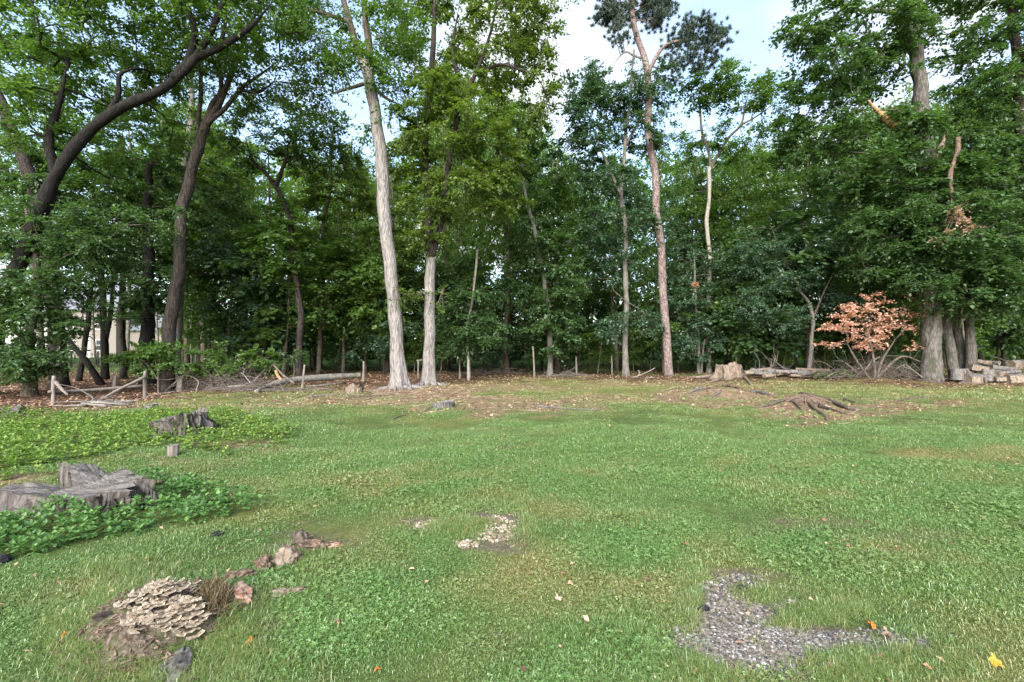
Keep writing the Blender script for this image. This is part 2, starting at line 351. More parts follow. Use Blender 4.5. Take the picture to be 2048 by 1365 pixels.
def scatter(name, P, rot, scl, dry, protos, label_kind='stuff'):
    col = bpy.data.collections.new(name + '_tufts')
    for o in protos: col.objects.link(o)
    me = bpy.data.meshes.new(name); P = np.asarray(P, np.float32)
    me.vertices.add(len(P)); me.vertices.foreach_set('co', P.ravel())
    for k, arr, ty in (('rot', rot, 'FLOAT_VECTOR'), ('scl', scl, 'FLOAT'), ('dry', dry, 'FLOAT')):
        a = me.attributes.new(k, ty, 'POINT'); a.data.foreach_set('vector' if ty == 'FLOAT_VECTOR' else 'value', np.asarray(arr, np.float32).ravel())
    idx = me.attributes.new('pick', 'INT', 'POINT'); idx.data.foreach_set('value', RNG.integers(0, len(protos), len(P)).astype(np.int32))
    o = add(name, me, kind=label_kind)
    ng = bpy.data.node_groups.new(name + '_scatter', 'GeometryNodeTree')
    ng.interface.new_socket('Geometry', in_out='INPUT', socket_type='NodeSocketGeometry'); ng.interface.new_socket('Geometry', in_out='OUTPUT', socket_type='NodeSocketGeometry')
    N = ng.nodes.new; K = ng.links.new
    gi, go = N('NodeGroupInput'), N('NodeGroupOutput'); iop = N('GeometryNodeInstanceOnPoints'); ci = N('GeometryNodeCollectionInfo')
    ci.inputs['Collection'].default_value = col; ci.inputs['Separate Children'].default_value = True; ci.inputs['Reset Children'].default_value = True
    iop.inputs['Pick Instance'].default_value = True
    def na(nm, dt):
        x = N('GeometryNodeInputNamedAttribute'); x.data_type = dt; x.inputs['Name'].default_value = nm
        return [q for q in x.outputs if q.enabled and q.name == 'Attribute'][0]
    K(gi.outputs[0], iop.inputs['Points']); K(ci.outputs[0], iop.inputs['Instance']); K(na('pick', 'INT'), iop.inputs['Instance Index'])
    K(na('rot', 'FLOAT_VECTOR'), iop.inputs['Rotation']); K(na('scl', 'FLOAT'), iop.inputs['Scale']); K(iop.outputs[0], go.inputs[0])
    md = o.modifiers.new('scatter', 'NODES'); md.node_group = ng
    return o
def spread(n, y0, y1, pw, margin=1.15, seed=0):
    """n ground points between distances y0 and y1 inside the view wedge, density ~ y**-pw"""
    g = np.random.default_rng(seed); t = np.linspace(y0, y1, 4000); w = t ** (1 - pw); c = np.cumsum(w); c /= c[-1]
    y = np.interp(g.uniform(size=n), c, t); hw = 1024 / FPX * margin * y + .4
    return g.uniform(-1, 1, n) * hw, y, g
def scatter_points(n, y0, y1, pw, seed, keep, grow):
    x, y, g = spread(int(n * 1.25), y0, y1, pw, 1.44, seed)
    k = keep(x, y, g); x, y = x[k], y[k]
    lawn, straw, bare, dry, weed = zones(x, y)
    P = np.stack([x, y, gz(x, y)], 1); m = len(x)
    rot = np.stack([g.normal(0, .10, m), g.normal(0, .10, m), g.uniform(0, 2 * PI, m)], 1)
    sc = g.uniform(.75, 1.25, m) * grow(y) * (1 + .28 * W_lawn(x, y))
    return P, rot, sc, np.clip(dry * g.uniform(.3, 1.3, m) + (g.uniform(size=m) < .03) * .5, 0, 1)

def in_poly(u, v, poly):
    ins = np.zeros(np.shape(u), bool); n = len(poly)
    for i in range(n):
        x0, y0 = poly[i]; x1, y1 = poly[(i + 1) % n]
        ins ^= ((y0 > v) != (y1 > v)) & (u < (x1 - x0) * (v - y0) / ((y1 - y0) or 1e-9) + x0)
    return ins
COVER_A = [(-120, 832), (60, 828), (180, 836), (300, 828), (430, 822), (500, 842), (540, 858), (590, 868), (560, 888), (470, 905), (400, 914), (340, 892), (260, 905), (200, 930), (120, 935), (60, 950), (0, 958), (-160, 985)]
COVER_B = [(-120, 1060), (20, 1035), (130, 1010), (240, 975), (330, 958), (395, 960), (400, 990), (490, 1012), (500, 1035), (420, 1046), (330, 1062), (250, 1075), (150, 1100), (60, 1122), (0, 1128), (-120, 1160)]
def covered(x, y):
    u, v = px_of(x, y); j = W_fine(x * 1.6, y * 1.6); j2 = W_fine(x * 1.6 + 9, y * 1.6)
    du, dv = j * (v - CY) * .055, j2 * (v - CY) * .022
    return in_poly(u + du, v + dv, COVER_A), in_poly(u + du, v + dv, COVER_B)
def keep_grass(x, y, g):
    lawn, straw, bare, dry, weed = zones(x, y); a, b = covered(x, y)
    pr = lawn * (1 - .97 * straw) * np.interp(y, [9, 14, 20], [1, .85, .6]) * (1 - .95 * bare) * np.clip(1.05 - .35 * np.maximum(0, -W_fine(x * .9, y * .9)), .2, 1) + .05 * weed
    return (g.uniform(size=len(x)) < pr) & ~a & ~b
def keep_clover(x, y, g):
    lawn, straw, bare, dry, weed = zones(x, y); a, b = covered(x, y)
    pr = np.interp(y, [5.5, 9], [1, .12]) * lawn * (1 - straw) * (1 - .97 * bare) * sig(1.1 * W_lawn(x * .7 + 4, y * .7 - 2) + 1.2 * W_fine(x, y + 7) + .4)
    return (g.uniform(size=len(x)) < pr) & ~a & ~b

tufts = [proto('grass_tuft', tuft(100 + i, 30, .085, .028, .0026, 1.35).mesh('grass_tuft', M['grass'])) for i in range(5)]
P1 = scatter_points(52000, 1.9, 9.5, 1.1, 21, keep_grass, lambda y: np.interp(y, [2, 5, 9], [.85, 1.0, 1.2]))
P2 = scatter_points(34000, 8.5, 26, 1.3, 22, keep_grass, lambda y: np.interp(y, [8, 25], [.85, 1.5]))
scatter('grass', *P1, tufts)
flat_tufts = [proto('lawn_tuft', tuft(150 + i, 44, .20, .032, .0050, 1.3).mesh('lawn_tuft', M['grass'])) for i in range(5)]
scatter('mown_grass', *P2, flat_tufts)
clov = [proto('clover_tuft', clover(200 + i, 13, .10, .025, .0095 if i < 3 else .0135).mesh('clover_tuft', M['clover'])) for i in range(5)]
scatter('clover_ground_cover', *scatter_points(44000, 1.9, 11, 1.2, 23, keep_clover, lambda y: np.interp(y, [2, 5, 9], [.85, 1.0, .9])), clov)
# longer wispy grass round the gravel, the stumps and the rotten wood
LONG = [(1650, 1222, 80, 22, 150), (1575, 1240, 40, 14, 30), (1690, 1338, 80, 24, 120), (1385, 1335, 40, 34, 60), (1380, 1200, 24, 70, 90), (1530, 1190, 60, 14, 60), (930, 1052, 44, 18, 150), (880, 1060, 25, 14, 60), (1060, 1045, 20, 30, 60),
        (330, 1320, 220, 80, 560), (200, 1310, 90, 50, 160), (470, 1290, 60, 50, 140), (460, 1240, 60, 60, 150), (185, 1260, 80, 50, 200), (260, 1190, 90, 30, 160), (610, 1110, 80, 24, 70), (250, 1140, 90, 30, 120), (600, 1005, 70, 24, 60), (1800, 1330, 160, 40, 160), (1450, 1356, 50, 12, 20), (885, 818, 40, 7, 60), (1450, 800, 120, 14, 120), (1620, 830, 130, 12, 120), (705, 785, 50, 5, 50)]
g = np.random.default_rng(31); lp = []
for (a, b, ra, rb, n) in LONG:
    uu = a + g.normal(0, .5, n) * ra; vv = np.maximum(b + g.normal(0, .5, n) * rb, 745); Y = FPX * EYE / (vv - CY); X = (uu - CX) / FPX * Y
    lp.append(np.stack([X, Y, gz(X, Y)], 1))
lp = np.concatenate(lp); m = len(lp)
ltuft = [proto('long_grass_tuft', tuft(300 + i, 30, .060, .085, .0025, 1.25).mesh('long_grass_tuft', M['grass'])) for i in range(4)]
scatter('long_grass', lp, np.stack([g.normal(0, .15, m), g.normal(0, .15, m), g.uniform(0, 6.28, m)], 1), g.uniform(.6, 1.15, m) * np.interp(lp[:, 1], [2, 8, 16], [.85, 1, 1.6]), np.clip(g.normal(.25, .25, m), 0, 1), ltuft)

# ------------------------------------------------------------------ leafy ground cover round the stumps, left
def rosettes(n, y0, y1, which, seed, size, hgt):
    x, y, g = spread(n, y0, y1, 1.0, 1.35, seed); k = covered(x, y)[which]
    for (sx, sy, r1, r2) in STUMP_HOLES: k &= (((x - sx) / r1) ** 2 + ((y - sy) / r2) ** 2) > 1
    x, y = x[k], y[k]; m = len(x); nl = 9
    z = gz(x, y) + hgt * g.uniform(.35, 1.1, m) * (1 + .35 * W_fine(x, y))
    a = g.uniform(0, 2 * PI, (m, 1)) + np.arange(nl) * (2 * PI / nl * 2.0) + g.normal(0, .3, (m, nl))
    lay = np.where(np.arange(nl) < 5, 0.0, 1.0); el = np.where(lay == 0, .55, -.25) + g.normal(0, .25, (m, nl))
    ax = np.stack([np.cos(a) * np.cos(el), np.sin(a) * np.cos(el), np.sin(el)], -1)
    nr = np.stack([-np.cos(a) * np.sin(el), -np.sin(a) * np.sin(el), np.cos(el)], -1) + g.normal(0, .18, (m, nl, 3)); nr /= np.linalg.norm(nr, axis=-1)[..., None]
    sd = np.cross(nr, ax); S = (size * g.uniform(.7, 1.25, (m, nl)))[..., None]
    c = np.stack([x, y, z], -1)[:, None, :] - np.stack([0 * lay, 0 * lay, lay * hgt * .25], -1)
    V = np.stack([c, c + ax * S * .6 + sd * S * .30 + nr * S * .06, c + ax * S * 1.05, c + ax * S * .6 - sd * S * .30 + nr * S * .06], 2).reshape(-1, 3)
    i = np.arange(m * nl)[:, None] * 4
    return V, np.concatenate([i + [0, 2, 1], i + [0, 3, 2]])
STUMP_HOLES = [(*_g(352, 872), .62, .42), (*_g(100, 1012), .95, .30), (*_g(205, 985), .6, .3), (*_g(20, 1020), .9, .35), (*_g(345, 905), .12, .12)]
V, T = rosettes(20000, 5.2, 12.6, 0, 41, .056, .13)
add('ground_cover_leaves', mesh('ground_cover_leaves', V, T, None, M['cover']), kind='stuff')
V, T = rosettes(11000, 3.2, 7, 1, 42, .052, .125)
add('ground_cover_leaves', mesh('ground_cover_leaves', V, T, None, M['cover_dark']), kind='stuff')

# ------------------------------------------------------------------ fallen leaves, needles and twigs
def flat_leaves(P, size, seed, tilt=.35):
    g = np.random.default_rng(seed); m = len(P); a = g.uniform(0, 2 * PI, m)
    n = np.stack([g.normal(0, tilt, m), g.normal(0, tilt, m), np.ones(m)], 1); n /= np.linalg.norm(n, axis=1)[:, None]
    ax = np.stack([np.cos(a), np.sin(a), 0 * a], 1); ax -= n * (ax * n).sum(1)[:, None]; ax /= np.linalg.norm(ax, axis=1)[:, None]; sd = np.cross(n, ax)
    S = (size * g.uniform(.6, 1.3, m))[:, None]; c = P + [0, 0, .006]
    V = np.stack([c - ax * S * .5, c + sd * S * .34 + n * S * .14, c + ax * S * .5, c - sd * S * .34 + n * S * .14], 1).reshape(-1, 3)
    i = np.arange(m)[:, None] * 4
    return V, np.concatenate([i + [0, 2, 1], i + [0, 3, 2]])
s = NT('leaf_litter'); c = s.ramp(s.island(), [(.0, (.055, .030, .018)), (.35, (.16, .085, .050)), (.65, (.30, .165, .10)), (1, (.48, .33, .235))])
M['litter'] = s.surf(c, .9)
s = NT('orange_leaf'); c = s.ramp(s.noise(s.pos(), 60, 3), [(.35, (.30, .07, .012)), (.65, (.62, .22, .03))]); M['leaf_orange'] = s.surf(c, .7)
x, y, g = spread(60000, 9, 46, 1.2, 1.1, 51)
lawn, straw, bare, dry, weed = zones(x, y); k = g.uniform(size=len(x)) < np.clip((1 - lawn) * (1 - .7 * weed) + .65 * straw, 0, 1); x, y = x[k], y[k]
V, T = flat_leaves(np.stack([x, y, gz(x, y)], 1), .085, 52, .45)
add('fallen_leaves', mesh('fallen_leaves', V, T, None, M['litter']), kind='stuff')
x, y, g = spread(520, 2.2, 16, .9, 1.05, 53); V, T = flat_leaves(np.stack([x, y, gz(x, y) + .03], 1), .040, 54, .5)
add('scattered_leaves', mesh('scattered_leaves', V, T, None, M['litter']), kind='stuff')
# thin twigs and straw on the bare places
x, y, g = spread(26000, 2.2, 24, 1.2, 1.1, 55); lawn, straw, bare, dry, weed = zones(x, y)
k = g.uniform(size=len(x)) < np.clip(straw * .9 + .30 * bare * (y > 2.4) + .25 * (1 - lawn), 0, 1); x, y = x[k], y[k]; m = len(x)
a = g.uniform(0, PI, m); ln = (g.uniform(.05, .17, m) * np.interp(y, [2, 5, 10], [.16, .3, 1]))[:, None]; ax = np.stack([np.cos(a), np.sin(a), g.normal(0, .12, m)], 1); sd = np.stack([-np.sin(a), np.cos(a), .8 + 0 * a], 1) * (.006 * np.interp(y, [2, 5, 10], [.25, .4, 1]))[:, None]
c = np.stack([x, y, gz(x, y) + .012], 1)
V = np.stack([c - ax * ln, c + ax * ln, c + ax * ln + sd, c - ax * ln + sd], 1).reshape(-1, 3); i = np.arange(m)[:, None] * 4
s = NT('straw'); cc = s.ramp(s.island(), [(0, (.10, .06, .04)), (.5, (.30, .20, .13)), (1, (.50, .38, .27))]); M['straw'] = s.surf(cc, .9)
add('pine_straw', mesh('pine_straw', V, None, i + [0, 1, 2, 3], M['straw']), kind='stuff')

# ------------------------------------------------------------------ pebbles
ico = bpy.data.meshes.new('pebble_shape')
import bmesh
bm = bmesh.new(); bmesh.ops.create_icosphere(bm, subdivisions=1, radius=1.0); bm.to_mesh(ico); bm.free()
IV = np.array([v.co for v in ico.vertices]); IT = np.array([list(p.vertices) for p in ico.polygons]); bpy.data.meshes.remove(ico)
def pebbles(n, regs, smin, smax, seed):
    g = np.random.default_rng(seed); mb = MB(); P = []
    for (a, b, ra, rb, w) in regs:
        k = int(n * w); r = np.sqrt(g.uniform(size=k)); t = g.uniform(0, 2 * PI, k); uu = a + np.cos(t) * r * ra * 1.05; vv = b + np.sin(t) * r * rb * 1.05
        Y = FPX * EYE / (vv - CY); X = (uu - CX) / FPX * Y; P.append(np.stack([X, Y, gz(X, Y)], 1))
    P = np.concatenate(P); m = len(P)
    k = g.uniform(size=len(P)) < zones(P[:, 0], P[:, 1])[2] * 1.1; u_, v_ = px_of(P[:, 0], P[:, 1]); k &= ((u_ - 1650) / 105) ** 2 + ((v_ - 1226) / 30) ** 2 > 1; P = P[k]; m = len(P)
    S = np.exp(g.uniform(np.log(smin), np.log(smax), (m, 1))) * g.uniform(.6, 1.25, (m, 3)) * [1, 1, .65]; a = g.uniform(0, 6.28, m)
    B = IV[None] * (1 + g.normal(0, .13, (m, len(IV), 1))) * S[:, None, :]
    X = B[..., 0] * np.cos(a)[:, None] - B[..., 1] * np.sin(a)[:, None]; Yy = B[..., 0] * np.sin(a)[:, None] + B[..., 1] * np.cos(a)[:, None]
    V = np.stack([X, Yy, B[..., 2]], -1) + P[:, None, :] + [0, 0, .003]
    mb.put(V.reshape(-1, 3), (np.arange(m)[:, None, None] * len(IV) + IT[None]).reshape(-1, 3)); return mb
s = NT('pebble'); c = s.ramp(s.island(), [(0, (.028, .028, .032)), (.28, (.078, .070, .065)), (.5, (.135, .107, .082)), (.75, (.175, .152, .134)), (.95, (.23, .215, .20)), (1, (.52, .50, .48))]); M['pebble'] = s.surf(c, .75, None, .02, .5, .3)
s = NT('pale_pebble'); c = s.ramp(s.island(), [(0, (.12, .085, .055)), (.4, (.23, .175, .125)), (.8, (.32, .26, .20)), (1, (.48, .43, .36))]); M['pebble_pale'] = s.surf(c, .75, None, .02, .5, .3)
add('gravel', pebbles(1, [(1480, 1250, 140, 100, 9500), (1530, 1310, 170, 60, 5500), (1712, 1290, 150, 34, 2800)], .005, .015, 61).mesh('gravel', M['pebble']), kind='stuff')
add('gravel', pebbles(1, [(985, 1055, 46, 24, 420), (858, 1052, 30, 10, 160), (935, 1084, 22, 7, 90)], .007, .020, 62).mesh('gravel', M['pebble_pale']), kind='stuff')
# ------------------------------------------------------------------ trees
def leaf_sprays(C, D, seed, twigs=7, per=13, L=.55, size=.13, droop=.22, flat=.45, aspect=.34):
    """leafy twigs at the points C: every twig runs out from C (biased along D), slightly drooping, with leaves on both sides"""
    g = np.random.default_rng(seed); n = len(C)
    az = g.uniform(0, 2 * PI, (n, twigs)); el = g.normal(.02, .28, (n, twigs))
    d = np.stack([np.cos(az) * np.cos(el), np.sin(az) * np.cos(el), np.sin(el)], -1) + .7 * D[:, None, :]
    d /= np.linalg.norm(d, axis=-1)[..., None] + 1e-9
    ln = L * g.uniform(.5, 1.25, (n, twigs, 1))
    t = (np.arange(per) + .6)[None, None, :] / per + g.uniform(-.04, .04, (n, twigs, per))
    P = C[:, None, None, :] + d[:, :, None, :] * (t * ln)[..., None]
    P[..., 2] -= droop * t ** 2 * ln * 1.6
    P += g.normal(0, .035 * L / .5, P.shape)
    side = np.where(np.arange(per) % 2 == 0, 1., -1.)[None, None, :] * g.uniform(.5, 1.1, (n, twigs, per))
    ca, sa = np.cos(side), np.sin(side); dx, dy = d[..., 0:1], d[..., 1:2]
    ax = np.stack([dx * ca - dy * sa, dx * sa + dy * ca, np.broadcast_to(d[..., 2:3], ca.shape) - g.uniform(.05, .65, ca.shape)], -1)
    ax = ax.reshape(-1, 3); ax /= np.linalg.norm(ax, axis=1)[:, None]
    nr = g.normal(0, flat, ax.shape) + [0, 0, 1]; nr -= ax * (nr * ax).sum(1)[:, None]; nr /= np.linalg.norm(nr, axis=1)[:, None] + 1e-9
    sd = np.cross(nr, ax); S = (size * np.repeat(g.uniform(.72, 1.28, n), twigs * per) * g.uniform(.6, 1.3, len(ax)))[:, None]; P = P.reshape(-1, 3)
    V = np.stack([P, P + ax * S * .48 + sd * S * aspect + nr * S * .10, P + ax * S, P + ax * S * .48 - sd * S * aspect + nr * S * .10], 1).reshape(-1, 3)
    i = np.arange(len(P))[:, None] * 4
    return V, np.concatenate([i + [0, 2, 1], i + [0, 3, 2]])

def needle_sprays(C, D, seed, n=6, per=60, L=.19):
    g = np.random.default_rng(seed); m = len(C)
    c = C[:, None, :] + g.normal(0, .26, (m, n, 3)) * [1, 1, .7]
    d = g.normal(0, 1, (m, n, per, 3)) + [0, 0, .5]; d /= np.linalg.norm(d, axis=-1)[..., None]
    P = np.broadcast_to(c[:, :, None, :], d.shape).reshape(-1, 3); d = d.reshape(-1, 3)
    sd = np.cross(d, g.normal(0, 1, d.shape)); sd /= np.linalg.norm(sd, axis=1)[:, None] + 1e-9; S = (L * g.uniform(.6, 1.2, len(P)))[:, None]
    V = np.stack([P + d * S * .1 - sd * .014, P + d * S * .1 + sd * .014, P + d * S], 1).reshape(-1, 3)
    return V, np.arange(len(P) * 3).reshape(-1, 3)

def network(nodes, A, g, tip=.008, power=.42, up=.25):
    """grow branches from the trunk nodes (rows x,y,z,r) to the attractor points A; returns polylines with radii"""
    P = [n[:3] for n in nodes]; R0 = [n[3] for n in nodes]; par = [-1] * len(P); dirs = [np.array([0, 0, 1.])] * len(P); plen = [0.] * len(P)
    base = len(P); NP = np.array(P)
    d0 = np.min(np.linalg.norm(A[:, None, :] - NP[None], axis=2), axis=1)
    chains = []; Pa = np.zeros((base + 4 * len(A), 3)); Pa[:base] = NP; pl = np.zeros(len(Pa)); cnt = base
    for ai in np.argsort(d0):
        a = A[ai]; v = a - Pa[:cnt]; dist = np.linalg.norm(v, axis=1)
        cost = dist + .35 * pl[:cnt] + 1.0 * np.maximum(0, -v[:, 2] - .15 * dist)
        j = int(np.argmin(cost)); o = Pa[j]; d = a - o; Ld = np.linalg.norm(d)
        hd = dirs[j] if j >= base else np.array([d[0], d[1], abs(d[2]) * .4 + .35 * Ld]) / (Ld + 1e-6)
        c1 = o + hd * Ld * .38 + g.normal(0, .05, 3) * Ld; c2 = a - np.array([d[0], d[1], d[2] * .3]) * .3 + [0, 0, up * .12 * Ld] + g.normal(0, .05, 3) * Ld
        ids = [j]
        for t in (.3, .65, 1.0):
            q = (1 - t) ** 3 * o + 3 * (1 - t) ** 2 * t * c1 + 3 * (1 - t) * t * t * c2 + t ** 3 * a
            dd = q - Pa[ids[-1]]; dd = dd / (np.linalg.norm(dd) + 1e-6)
            Pa[cnt] = q; pl[cnt] = pl[ids[-1]] + np.linalg.norm(q - Pa[ids[-1]]); par.append(ids[-1]); dirs.append(dd); ids.append(cnt); cnt += 1
        chains.append(ids)
    w = np.zeros(cnt)
    for ids in chains: w[ids[-1]] += 1
    for k in range(cnt - 1, base - 1, -1):
        w[par[k]] += w[k]
    rad = tip * np.maximum(w, 1) ** power
    out = []
    for ids in chains:
        r = rad[ids].copy()
        r[0] = min(R0[ids[0]] * .8 if ids[0] < base else rad[ids[0]], r[1] * 1.35)
        out.append((Pa[ids], r))
    ends = np.array([Pa[c[-1]] for c in chains]); de = np.array([dirs[c[-1]] for c in chains]); mids = np.array([Pa[c[-2]] for c in chains]); dm = np.array([dirs[c[-2]] for c in chains])
    return out, ends, de, mids, dm

def blob_points(blobs, Y, g):
    out = []
    for (bx, by, rx, ry, dy, rd, n) in blobs:
        q = g.normal(size=(n, 3)); q /= np.linalg.norm(q, axis=1)[:, None]; q *= g.uniform(.15, 1, (n, 1)) ** .45
        d = Y + dy + q[:, 1] * rd; s = (Y + dy) / FPX
        out.append(np.stack([(bx - CX) * s + q[:, 0] * rx * s, d, EYE - (by - CY) * s - q[:, 2] * ry * s], 1))
    return np.concatenate(out)

STATS = {'leaf': 0}
def build_tree(name, label, Y, limbs, blobs, bark, leafm, seed, limbm=None, branchm=None, cat='tree', group=None, flare=(.35, .5, 5), spray=None, needles=False, mid=.5, start=.3, dead=None, sides=14, wob=.05, tip=.008, steps=1.0, extra_roots=0):
    """limbs: [(pixel path with optional depth offset, first width px, last width px)], the first being the trunk; blobs: foliage masses (px, py, rx, ry, depth offset, depth radius, count)"""
    g = np.random.default_rng(seed); paths = []
    for li, (pth, w0, w1) in enumerate(limbs):
        K = np.array([(*at(q[0], q[1], Y + (q[2] if len(q) > 2 else 0)),) for q in pth])
        if li == 0: K[0, 2] = float(gz(K[0, 0], K[0, 1])) - .12
        n = max(8, int(len(pth) * 6)); Pw = spline(K, n); t = np.linspace(0, 1, n)
        r = np.interp(t, [0, 1], [w0, w1]) / 2 / FPX * Y * (1 if li == 0 else np.interp(t, [0, .7, 1], [1, 1, .35]))
        if li == 0: Pw[:, :2] += (np.stack([W_b(Pw[:, 2] * .35, seed * 1.3), W_b(Pw[:, 2] * .35, seed * 2.1 + 5)], 1)) * np.minimum(.04, r * .5)[:, None] * np.clip(t * 4, 0, 1)[:, None]
        paths.append((Pw, r))
    base = paths[0][0][0]; base = np.array([base[0], base[1], float(gz(base[0], base[1]))])
    root = empty(name, base, label, cat, group)
    tb = MB(); limbm = limbm or bark
    for li, (Pw, r) in enumerate(paths): 
        lb = tb if li == 0 else MB(); tube(lb, Pw, r, sides if li == 0 else 9, True, wob, flare if li == 0 else None, seed)
        if li: add('stem' if cat == 'tree' and abs(Pw[0][2] - base[2]) < .5 else 'limb', lb.mesh('limb', limbm, True, base), root)
    if flare and extra_roots:
        r0 = paths[0][1][0]
        for k in range(extra_roots):
            a = 2 * PI * k / extra_roots + g.normal(0, .3); Lr = g.uniform(.7, 1.7); q = []
            for t in np.linspace(0, 1, 7):
                x, y = base[0] + math.cos(a + .4 * math.sin(3 * t + k)) * (r0 * .9 + t * Lr), base[1] + math.sin(a + .4 * math.sin(3 * t + k)) * (r0 * .9 + t * Lr)
                q.append([x, y, float(gz(x, y)) + .14 * (1 - t) ** 3 - .02])
            tube(tb, q, np.linspace(.085, .018, 7), 7, True, .1, None, k)
    add('trunk', tb.mesh('trunk', bark, True, base), root)
    if blobs:
        A = blob_points(blobs, Y, g)
        nodes = []
        for li, (Pw, r) in enumerate(paths):
            k0 = int(len(Pw) * (start if li == 0 else .25)); nodes += [(*p, rr) for p, rr in zip(Pw[k0:], r[k0:])]
        ch, ends, de, mids, dm = network(nodes, A, g, tip)
        bb = MB()
        for P4, r4 in ch: tube(bb, spline(P4, 6), np.interp(np.linspace(0, 1, 6), np.linspace(0, 1, 4), r4), 4 if r4[0] < .03 else 6, False)
        add('branches', bb.mesh('branches', branchm or M['bark_brown'], True, base), root, kind='stuff')
        pick = g.uniform(size=len(mids)) < mid
        C = np.concatenate([ends, mids[pick]]); D = np.concatenate([de, dm[pick]])
        V, T = needle_sprays(C, D, seed) if needles else leaf_sprays(C, D, seed, **(spray or {}))
        STATS['leaf'] += len(T)
        add('crown', mesh('crown', V - base, T, None, leafm), root, kind='stuff')
    return root

SP = dict(twigs=8, per=13, L=.66, size=.155)
SPW = dict(twigs=7, per=12, L=.75, size=.135, droop=.18)            # airy
SPB = dict(twigs=8, per=13, L=.70, size=.17, droop=.30, flat=.38)  # big leaves, drooping boughs

# ---- left edge and left front
build_tree('leaning_tree', 'big dark tree at the left edge whose curved trunk arches right over the yard', 15.0,
    [([(-45, 800), (-12, 690), (10, 600), (40, 510), (75, 440), (128, 338), (180, 258), (240, 212), (310, 182), (372, 138), (412, 88), (440, 20), (470, -90)], 32, 8),
     ([(215, 232), (236, 190), (240, 150), (275, 135)], 12, 5), ([(345, 158), (385, 120), (440, 95), (500, 55), (540, 10)], 18, 7), ([(110, 350), (98, 280), (120, 200), (132, 140)], 18, 7), ([(372, 138), (390, 60), (350, -40)], 16, 8)],
    [(110, 60, 190, 95, 1.0, 2.6, 84), (60, 210, 120, 95, .5, 2.2, 56), (290, 40, 170, 80, .5, 2.6, 70), (230, 150, 110, 60, 1.5, 2.0, 34), (430, 40, 130, 80, .5, 2, 42), (340, 130, 80, 60, 2, 1.6, 18), (470, -80, 240, 70, 1, 3, 24), (100, -90, 240, 80, 0, 3, 30), (330, 250, 110, 50, 2.5, 1.6, 18), (170, 330, 110, 60, 2.5, 1.4, 20)],
    M['bark_black'], M['leaf_mid'], 1, branchm=M['bark_black'], tip=.0105, spray=dict(SPW, L=.6, size=.115), start=.45)
build_tree('tall_tree', 'tall dark tree right of the leaning arched tree, trunk bending left above', 18.5,
    [([(118, 790), (112, 640), (98, 520), (80, 430), (56, 345), (30, 275), (-5, 195), (-60, 90)], 28, 16), ([(86, 450), (108, 380), (102, 300), (128, 210)], 14, 6)],
    [(40, 330, 110, 60, 1, 2, 24), (60, 120, 150, 110, 2, 2.5, 34), (200, 400, 120, 60, 1, 2, 30), (120, 500, 110, 50, .5, 1.5, 26), (200, 500, 90, 45, 1, 1.5, 20), (-60, 0, 120, 120, 0, 2, 14)],
    M['bark_dark'], M['leaf_dark'], 2, spray=SP, start=.35)
build_tree('low_tree', 'dark leafy tree with low drooping boughs at the far left of the yard', 15.2,
    [([(60, 790), (60, 740), (66, 640), (70, 520), (60, 420)], 22, 9), ([(62, 700), (20, 650), (-30, 620)], 9, 4)],
    [(60, 455, 150, 55, 0, 1.7, 40), (150, 470, 100, 50, 0, 1.4, 22), (50, 565, 110, 45, -.4, 1.4, 34), (30, 645, 110, 40, -.5, 1.4, 36), (45, 705, 85, 36, -.4, 1.2, 32), (140, 560, 60, 40, 0, 1, 12), (-60, 560, 90, 130, 0, 1.5, 30), (260, 440, 110, 40, .5, 1.4, 24), (110, 620, 90, 40, .3, 1.2, 22), (40, 745, 80, 16, 0, 1, 10), (190, 510, 80, 34, .3, 1.2, 16)],
    M['bark_brown'], M['leaf_dark'], 3, spray=dict(SP, L=.52, size=.105), start=.2)
for k, (lim, bl, lab, bk, lm, Y) in enumerate([
    ([([(206, 772), (175, 725), (140, 682), (108, 640), (62, 560)], 11, 7)], None, 'slim black trunk leaning steeply left behind the split rail fence', 'bark_black', None, 20.),
    ([([(157, 772), (172, 660), (180, 590), (192, 480)], 10, 6), ([(180, 600), (165, 575), (150, 560)], 6, 3), ([(181, 605), (195, 590), (215, 560)], 6, 3)], [(190, 430, 60, 60, 0, 1.2, 14)], 'thin dark tree crossing behind the steeply leaning black trunk', 'bark_black', 'leaf_dark', 21.),
    ([([(210, 765), (209, 640), (200, 560), (194, 470), (190, 380)], 13, 8), ([(209, 690), (222, 620), (228, 520)], 10, 6)], [(200, 360, 90, 70, 0, 1.6, 30), (230, 470, 70, 40, 0, 1.2, 14)], 'straight dark tree in the middle of the slim trunks behind the split rail fence', 'bark_black', 'leaf_mid', 22.),
    ([([(247, 757), (245, 650), (243, 540), (240, 400)], 12, 8)], [(260, 380, 90, 70, 0, 1.6, 30), (280, 520, 60, 50, 0, 1.2, 16)], 'dark tree with flared foot between the slim trunks and the hollow black tree', 'bark_dark', 'leaf_dark', 23.),
    ([([(303, 782), (300, 700), (300, 640), (292, 540), (296, 430), (300, 330)], 33, 12)], [(300, 300, 110, 80, 1, 2, 36), (290, 560, 70, 60, 0, 1.5, 26), (270, 620, 60, 25, 0, 1, 8), (420, 380, 60, 60, 1, 1.5, 14)], 'stout black trunk with a wide shoulder just left of the brown left tree', 'bark_black', 'leaf_dark', 20.)]):
    build_tree('slim_tree' if k < 4 else 'black_tree', lab, Y, lim, bl, M[bk], M[lm] if lm else None, 10 + k, spray=SP, flare=(.3, .6, 4), start=.45, sides=10)
